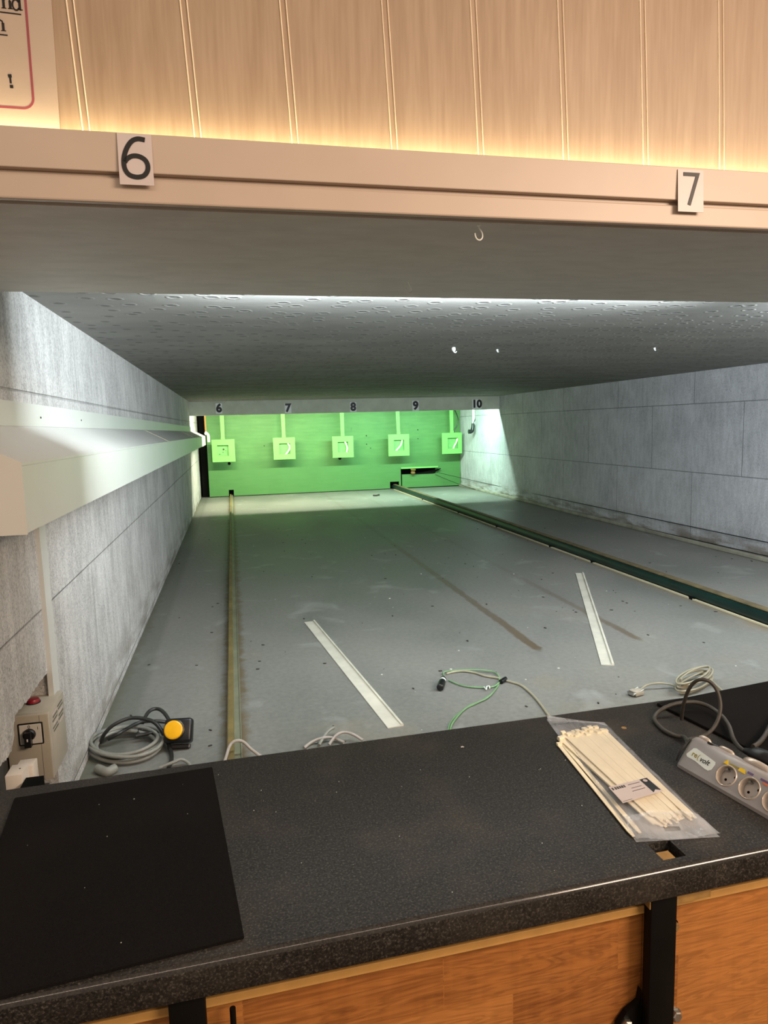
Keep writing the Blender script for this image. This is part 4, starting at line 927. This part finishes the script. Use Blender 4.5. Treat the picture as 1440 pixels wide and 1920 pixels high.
# cut round sockets into the face
body = b.build('body', M['silver_plastic'], t, 30)
n0 = O + pv*0.002 + Vector((0, 0, 0.008)); n1 = O + pv*0.036 + Vector((0, 0, 0.052)); fu = (n1-n0).normalized(); nn = fu.cross(dv)
if nn.z < 0: nn = -nn
def FP(s, v, h=0.0): return n0 + dv*s + fu*v + nn*h
sock = [0.1047, 0.1545, 0.2035, 0.2520]
cut = MB()
for s in sock: cut.cyl(FP(s, 0.0243, -0.0150), FP(s, 0.0243, 0.02), 0.0190, n=40)
co = cut.build('cut', M['silver_plastic'])
md = body.modifiers.new('b', 'BOOLEAN'); md.object = co; md.operation = 'DIFFERENCE'; md.solver = 'EXACT'
bpy.context.view_layer.update()
nm_ = bpy.data.meshes.new_from_object(body.evaluated_get(bpy.context.evaluated_depsgraph_get()))
body.modifiers.clear(); body.data = nm_; nm_.name = 'body'
bpy.data.objects.remove(co)
for s in sock:
    b = MB(); b.lathe(FP(s, 0.0243, -0.0155), nn, [(0.0189, 0.0), (0.0189, 0.001)], 36)
    so = b.build('socket', M['socket_grey'], t, 40)
    b = MB()
    for r0, r1, h0, h1 in ((0.0189, 0.0212, -0.002, 0.0012),):
        nseg = 40; q = []
        for rad, hh in ((0.0178, -0.012), (0.0184, 0.0008), (0.0196, 0.0016), (0.0209, 0.0008), (0.0212, -0.0004)):
            q.append([b.bm.verts.new(FP(s, 0.0243, hh) + dv*(rad*math.cos(2*PI*i/nseg)) + fu*(rad*math.sin(2*PI*i/nseg))) for i in range(nseg)])
        for A_, B_ in zip(q, q[1:]):
            for i in range(nseg): b.bm.faces.new((A_[i], A_[(i+1)%nseg], B_[(i+1)%nseg], B_[i]))
    b.build('socket_rim', M['clear_grey'], so, 50)
    ca, sa = math.cos(math.radians(-52)), math.sin(math.radians(-52))
    for sg in (-1, 1):
        c = FP(s, 0.0243, -0.0146) + (dv*(0.0095*sg*0.79) + fu*(0.0095*sg*0.62))*1.0
        MB().cyl(c, c+nn*0.0004, 0.0026, n=14).build('contact_hole', M['black_void'], so)
        cdir = (dv*(-0.62) + fu*0.79)
        c2 = FP(s, 0.0243, -0.0145) + cdir*(0.0165*sg)
        b = MB(); b.prism([c2 - (dv*0.79+fu*0.62)*0.0025, c2 + (dv*0.79+fu*0.62)*0.0025, c2 + (dv*0.79+fu*0.62)*0.0025 - cdir*sg*0.004, c2 - (dv*0.79+fu*0.62)*0.0025 - cdir*sg*0.004], nn*0.010); b.build('earth_clip', M['zinc'], so)
# label: "re volt"
Fm = frame(FP(0.0, 0.0, 0.0004), dv, fu)
b = MB(); lp = [(0.010, 0.024), (0.018, 0.041), (0.024, 0.0435), (0.060, 0.039), (0.073, 0.037), (0.075, 0.032), (0.073, 0.020), (0.068, 0.0155), (0.060, 0.0155), (0.034, 0.020), (0.014, 0.020)]
b.prism([(x, y, 0.0) for x, y in lp], (0, 0, 0.0006)); b.bm.transform(Fm); lb = b.build('label', M['label_white'], t)
text('re', 0.0145, Fm @ Matrix.Translation((0.0275, 0.0305, 0.0009)), M['olive_ink'], 'lettering', lb, bold=0.0003, shear=0.0, thick=0.0001)
text('(', 0.0150, Fm @ Matrix.Translation((0.0370, 0.0300, 0.0009)), M['olive_ink'], 'lettering', lb, thick=0.0001)
text('volt', 0.0145, Fm @ Matrix.Translation((0.0525, 0.0285, 0.0009)), M['black_ink'], 'lettering', lb, bold=0.0002, shear=0.25, thick=0.0001)
for s in (0.093, 0.128):
    b = MB(); b.prism([(s-0.006, 0.0435, 0), (s+0.006, 0.0435, 0), (s+0.001, 0.0525, 0)] if s < 0.1 else [(s-0.008, 0.0435, 0), (s+0.008, 0.043, 0), (s+0.004, 0.0505, 0), (s-0.006, 0.0505, 0)], (0, 0, 0.0007)); b.bm.transform(Fm); b.build('warning_mark', M['yellow_sticker'], t)
b = MB(); b.box(0.101, 0.119, 0.0455, 0.0485, 0.0, 0.0005); b.bm.transform(Fm); b.build('warning_mark', M['olive_ink'], t)
for s0, s1, mm in ((0.138, 0.15, 'purple_sticker'), (0.165, 0.21, 'purple_sticker'), (0.172, 0.20, 'orange_sticker')):
    b = MB(); v0 = 0.047 if mm == 'purple_sticker' else 0.0425
    b.box(s0, s1, v0, v0+0.0040, 0.0, 0.0006); b.bm.transform(Fm); b.build('colour_mark', M[mm], t)
# top side: rounded caps, switch, pilot
top0 = O + pv*0.050 + Vector((0, 0, 0.0535))
for s0, s1, w_, h_ in ((0.006, 0.030, 0.012, 0.006), (0.055, 0.085, 0.014, 0.005), (0.115, 0.165, 0.016, 0.010), (0.19, 0.225, 0.014, 0.006)):
    c0_ = top0 + dv*s0 + pv*0.006; c1_ = top0 + dv*s1 + pv*0.006
    MB().tube([c0_ - Vector((0,0,0.006)), c0_ + dv*0.003, c0_*0.5+c1_*0.5 + Vector((0,0,h_*0.25)), c1_ - dv*0.003, c1_ - Vector((0,0,0.006))], h_*0.8, 10).build('cap', M['clear_grey'], t, 60)
MB().lathe(top0 + dv*0.040 + pv*0.002 - Vector((0,0,0.003)), Vector((0,0,1))+pv*0.5, [(0.0105, 0), (0.0105, 0.004), (0.0085, 0.005), (0.008, 0.0035)], 24).build('switch', M['plastic_black'], t, 40)
MB().tube([O + dv*(-0.004) + pv*0.004 + Vector((0,0,0.010)), O + dv*(-0.0015) + pv*0.012 + Vector((0,0,0.030)), O + dv*0.0 + pv*0.036 + Vector((0,0,0.050))], 0.0022, 6).build('end_trim', M['plastic_black'], t, 60)
# lead: one loop standing up, one lying flat
P0 = O + pv*0.045 + Vector((0, 0, 0.040)) - dv*0.002
stand = [P0 + dv*0.01, P0 - dv*0.012]
ys = [1.185, 1.20, 1.215, 1.23, 1.245, 1.255, 1.265, 1.28, 1.295, 1.31, 1.325]
for (px, py), y in zip(((1318,1381),(1336,1367),(1347,1347),(1351,1322),(1345,1296),(1332,1279),(1316,1274),(1301,1280),(1289,1298),(1281,1324),(1278,1346)), ys): stand.append(at(px, py, 'y', y))
stand[-1].z = ZT+0.006
MB().tube(stand, 0.0040, 10, 8).build('lead', M['cable_brown'], t, 60)
flat = [P0 + dv*0.008, P0 - dv*0.008 + Vector((0,0,-0.008))]
for px, py, l in ((1284,1383,.010),(1266,1379,.006),(1245,1369,.006),(1229,1353,.006),(1228,1343,.008),(1238,1332,.014),(1258,1322,.022),(1282,1317,.026),(1306,1317,.026),(1330,1325,.022),(1352,1341,.018),(1366,1360,.016),(1374,1383,.016),(1385,1400,.018),(1400,1410,.022),(1416,1413,.026),(1450,1424,.026)): flat.append(at(px, py, 'z', ZT+l))
MB().tube(flat, 0.0046, 10, 8).build('lead', M['cable_brown'], t, 60)
t = thing('plug', at(1425, 1412, 'z', ZT+0.02), 'black mains plug behind the power strip at photo edge', 'plug')
a_, c_ = at(1396,1407,'z',ZT+0.024), at(1450,1428,'z',ZT+0.024); ax = (c_-a_).normalized()
MB().lathe(a_, ax, [(0.006, 0), (0.009, 0.012), (0.0155, 0.022), (0.0165, 0.05), (0.014, 0.062)], 20).build('grip', M['plastic_black'], t, 40)
MB().tube([at(1412,1400,'z',ZT+0.022), at(1424,1392,'z',ZT+0.022), at(1436,1376,'z',ZT+0.018), at(1450,1350,'z',ZT+0.0135), at(1470,1325,'z',ZT+0.0125), at(1500,1305,'z',ZT+0.0125)], 0.0048, 10).build('flex', M['cable_brown'], t, 60)
# crumbs on the counter
t_ = at(867, 1402, 'z', ZT)
tag(MB().tube([t_ + Vector((-0.003,0,0.0015)), t_ + Vector((0,0.001,0.002)), t_ + Vector((0.003,-0.001,0.0015))], 0.0014, 6).build('paper_scrap', M['chip_white']), 'tiny white scrap on the counter near its back edge', 'scrap')
t_ = at(1170, 1365, 'z', ZT)
tag(MB().cyl(t_, t_ + Vector((0,0,0.0006)), 0.0058, n=16).build('glue_dot', M['plywood']), 'small beige dot stuck on the counter right of the bag', 'dot')
b = MB()
for i in range(34):
    x, y = rr.uniform(-0.42, 0.8), rr.uniform(0.9, 1.38); s = rr.uniform(0.0004, 0.0011)
    zz = ZT + (0.0047 if x < -0.04 else 0.0002)
    b.prism([(x-s, y-s*.5, zz), (x+s*.4, y-s, zz), (x+s, y+s*.6, zz), (x-s*.3, y+s, zz)], (0, 0, s))
tag(b.build('dust_specks', M['chip_white']), 'scattered tiny pale dust specks on the counter and left mat', 'dust', kind='stuff')

# ------------------------------------------------------------------ light
def area(name, loc, rot, sx, sy, power, rgb, spread=PI):
    l = bpy.data.lights.new(name, 'AREA'); l.shape = 'RECTANGLE'; l.size = sx; l.size_y = sy; l.energy = power; l.color = rgb; l.spread = spread
    o = bpy.data.objects.new(name, l); COL.objects.link(o); o.location = loc; o.rotation_euler = rot; return o
cold = (0.84, 0.94, 1.0)
# strip lamps on the back of the soffit, tipped up and down the range
area('soffit_lamp', (0.75, 1.995, 0.371), (math.radians(90-4), 0, 0), 1.7, 0.008, 58, cold)
area('soffit_lamp', (2.95, 1.995, 0.371), (math.radians(90-4), 0, 0), 1.8, 0.008, 80, cold)
# target lamps behind the header
area('target_lamp', (0.5, YH+0.13, 0.375), (math.radians(32), 0, 0), 1.9, 0.05, 92, (1.0, 0.98, 0.72))
area('target_lamp', (2.9, YH+0.13, 0.375), (math.radians(32), 0, 0), 2.2, 0.05, 92, (0.62, 1.0, 0.80))
# warm room lamps over and behind the shooter
area('room_lamp', (0.6, -0.45, 1.05), (math.radians(8), 0, 0), 4.0, 0.10, 22, (1.0, 0.76, 0.58))
rl = area('room_lamp', (2.0, -0.8, 0.85), (0, 0, 0), 1.2, 0.5, 72, (1.0, 0.76, 0.57))
rl.rotation_euler = Vector((-0.62, 0.62, -0.5)).to_track_quat('-Z', 'Y').to_euler()
W = bpy.data.worlds.new('world'); S.world = W; W.use_nodes = True
W.node_tree.nodes['Background'].inputs[0].default_value = (1.0, 0.80, 0.62, 1); W.node_tree.nodes['Background'].inputs[1].default_value = 0.38

S.view_settings.view_transform = 'Standard'; S.view_settings.look = 'None'; S.view_settings.gamma = 1; S.view_settings.exposure = 0.0
S.view_settings.use_curve_mapping = False
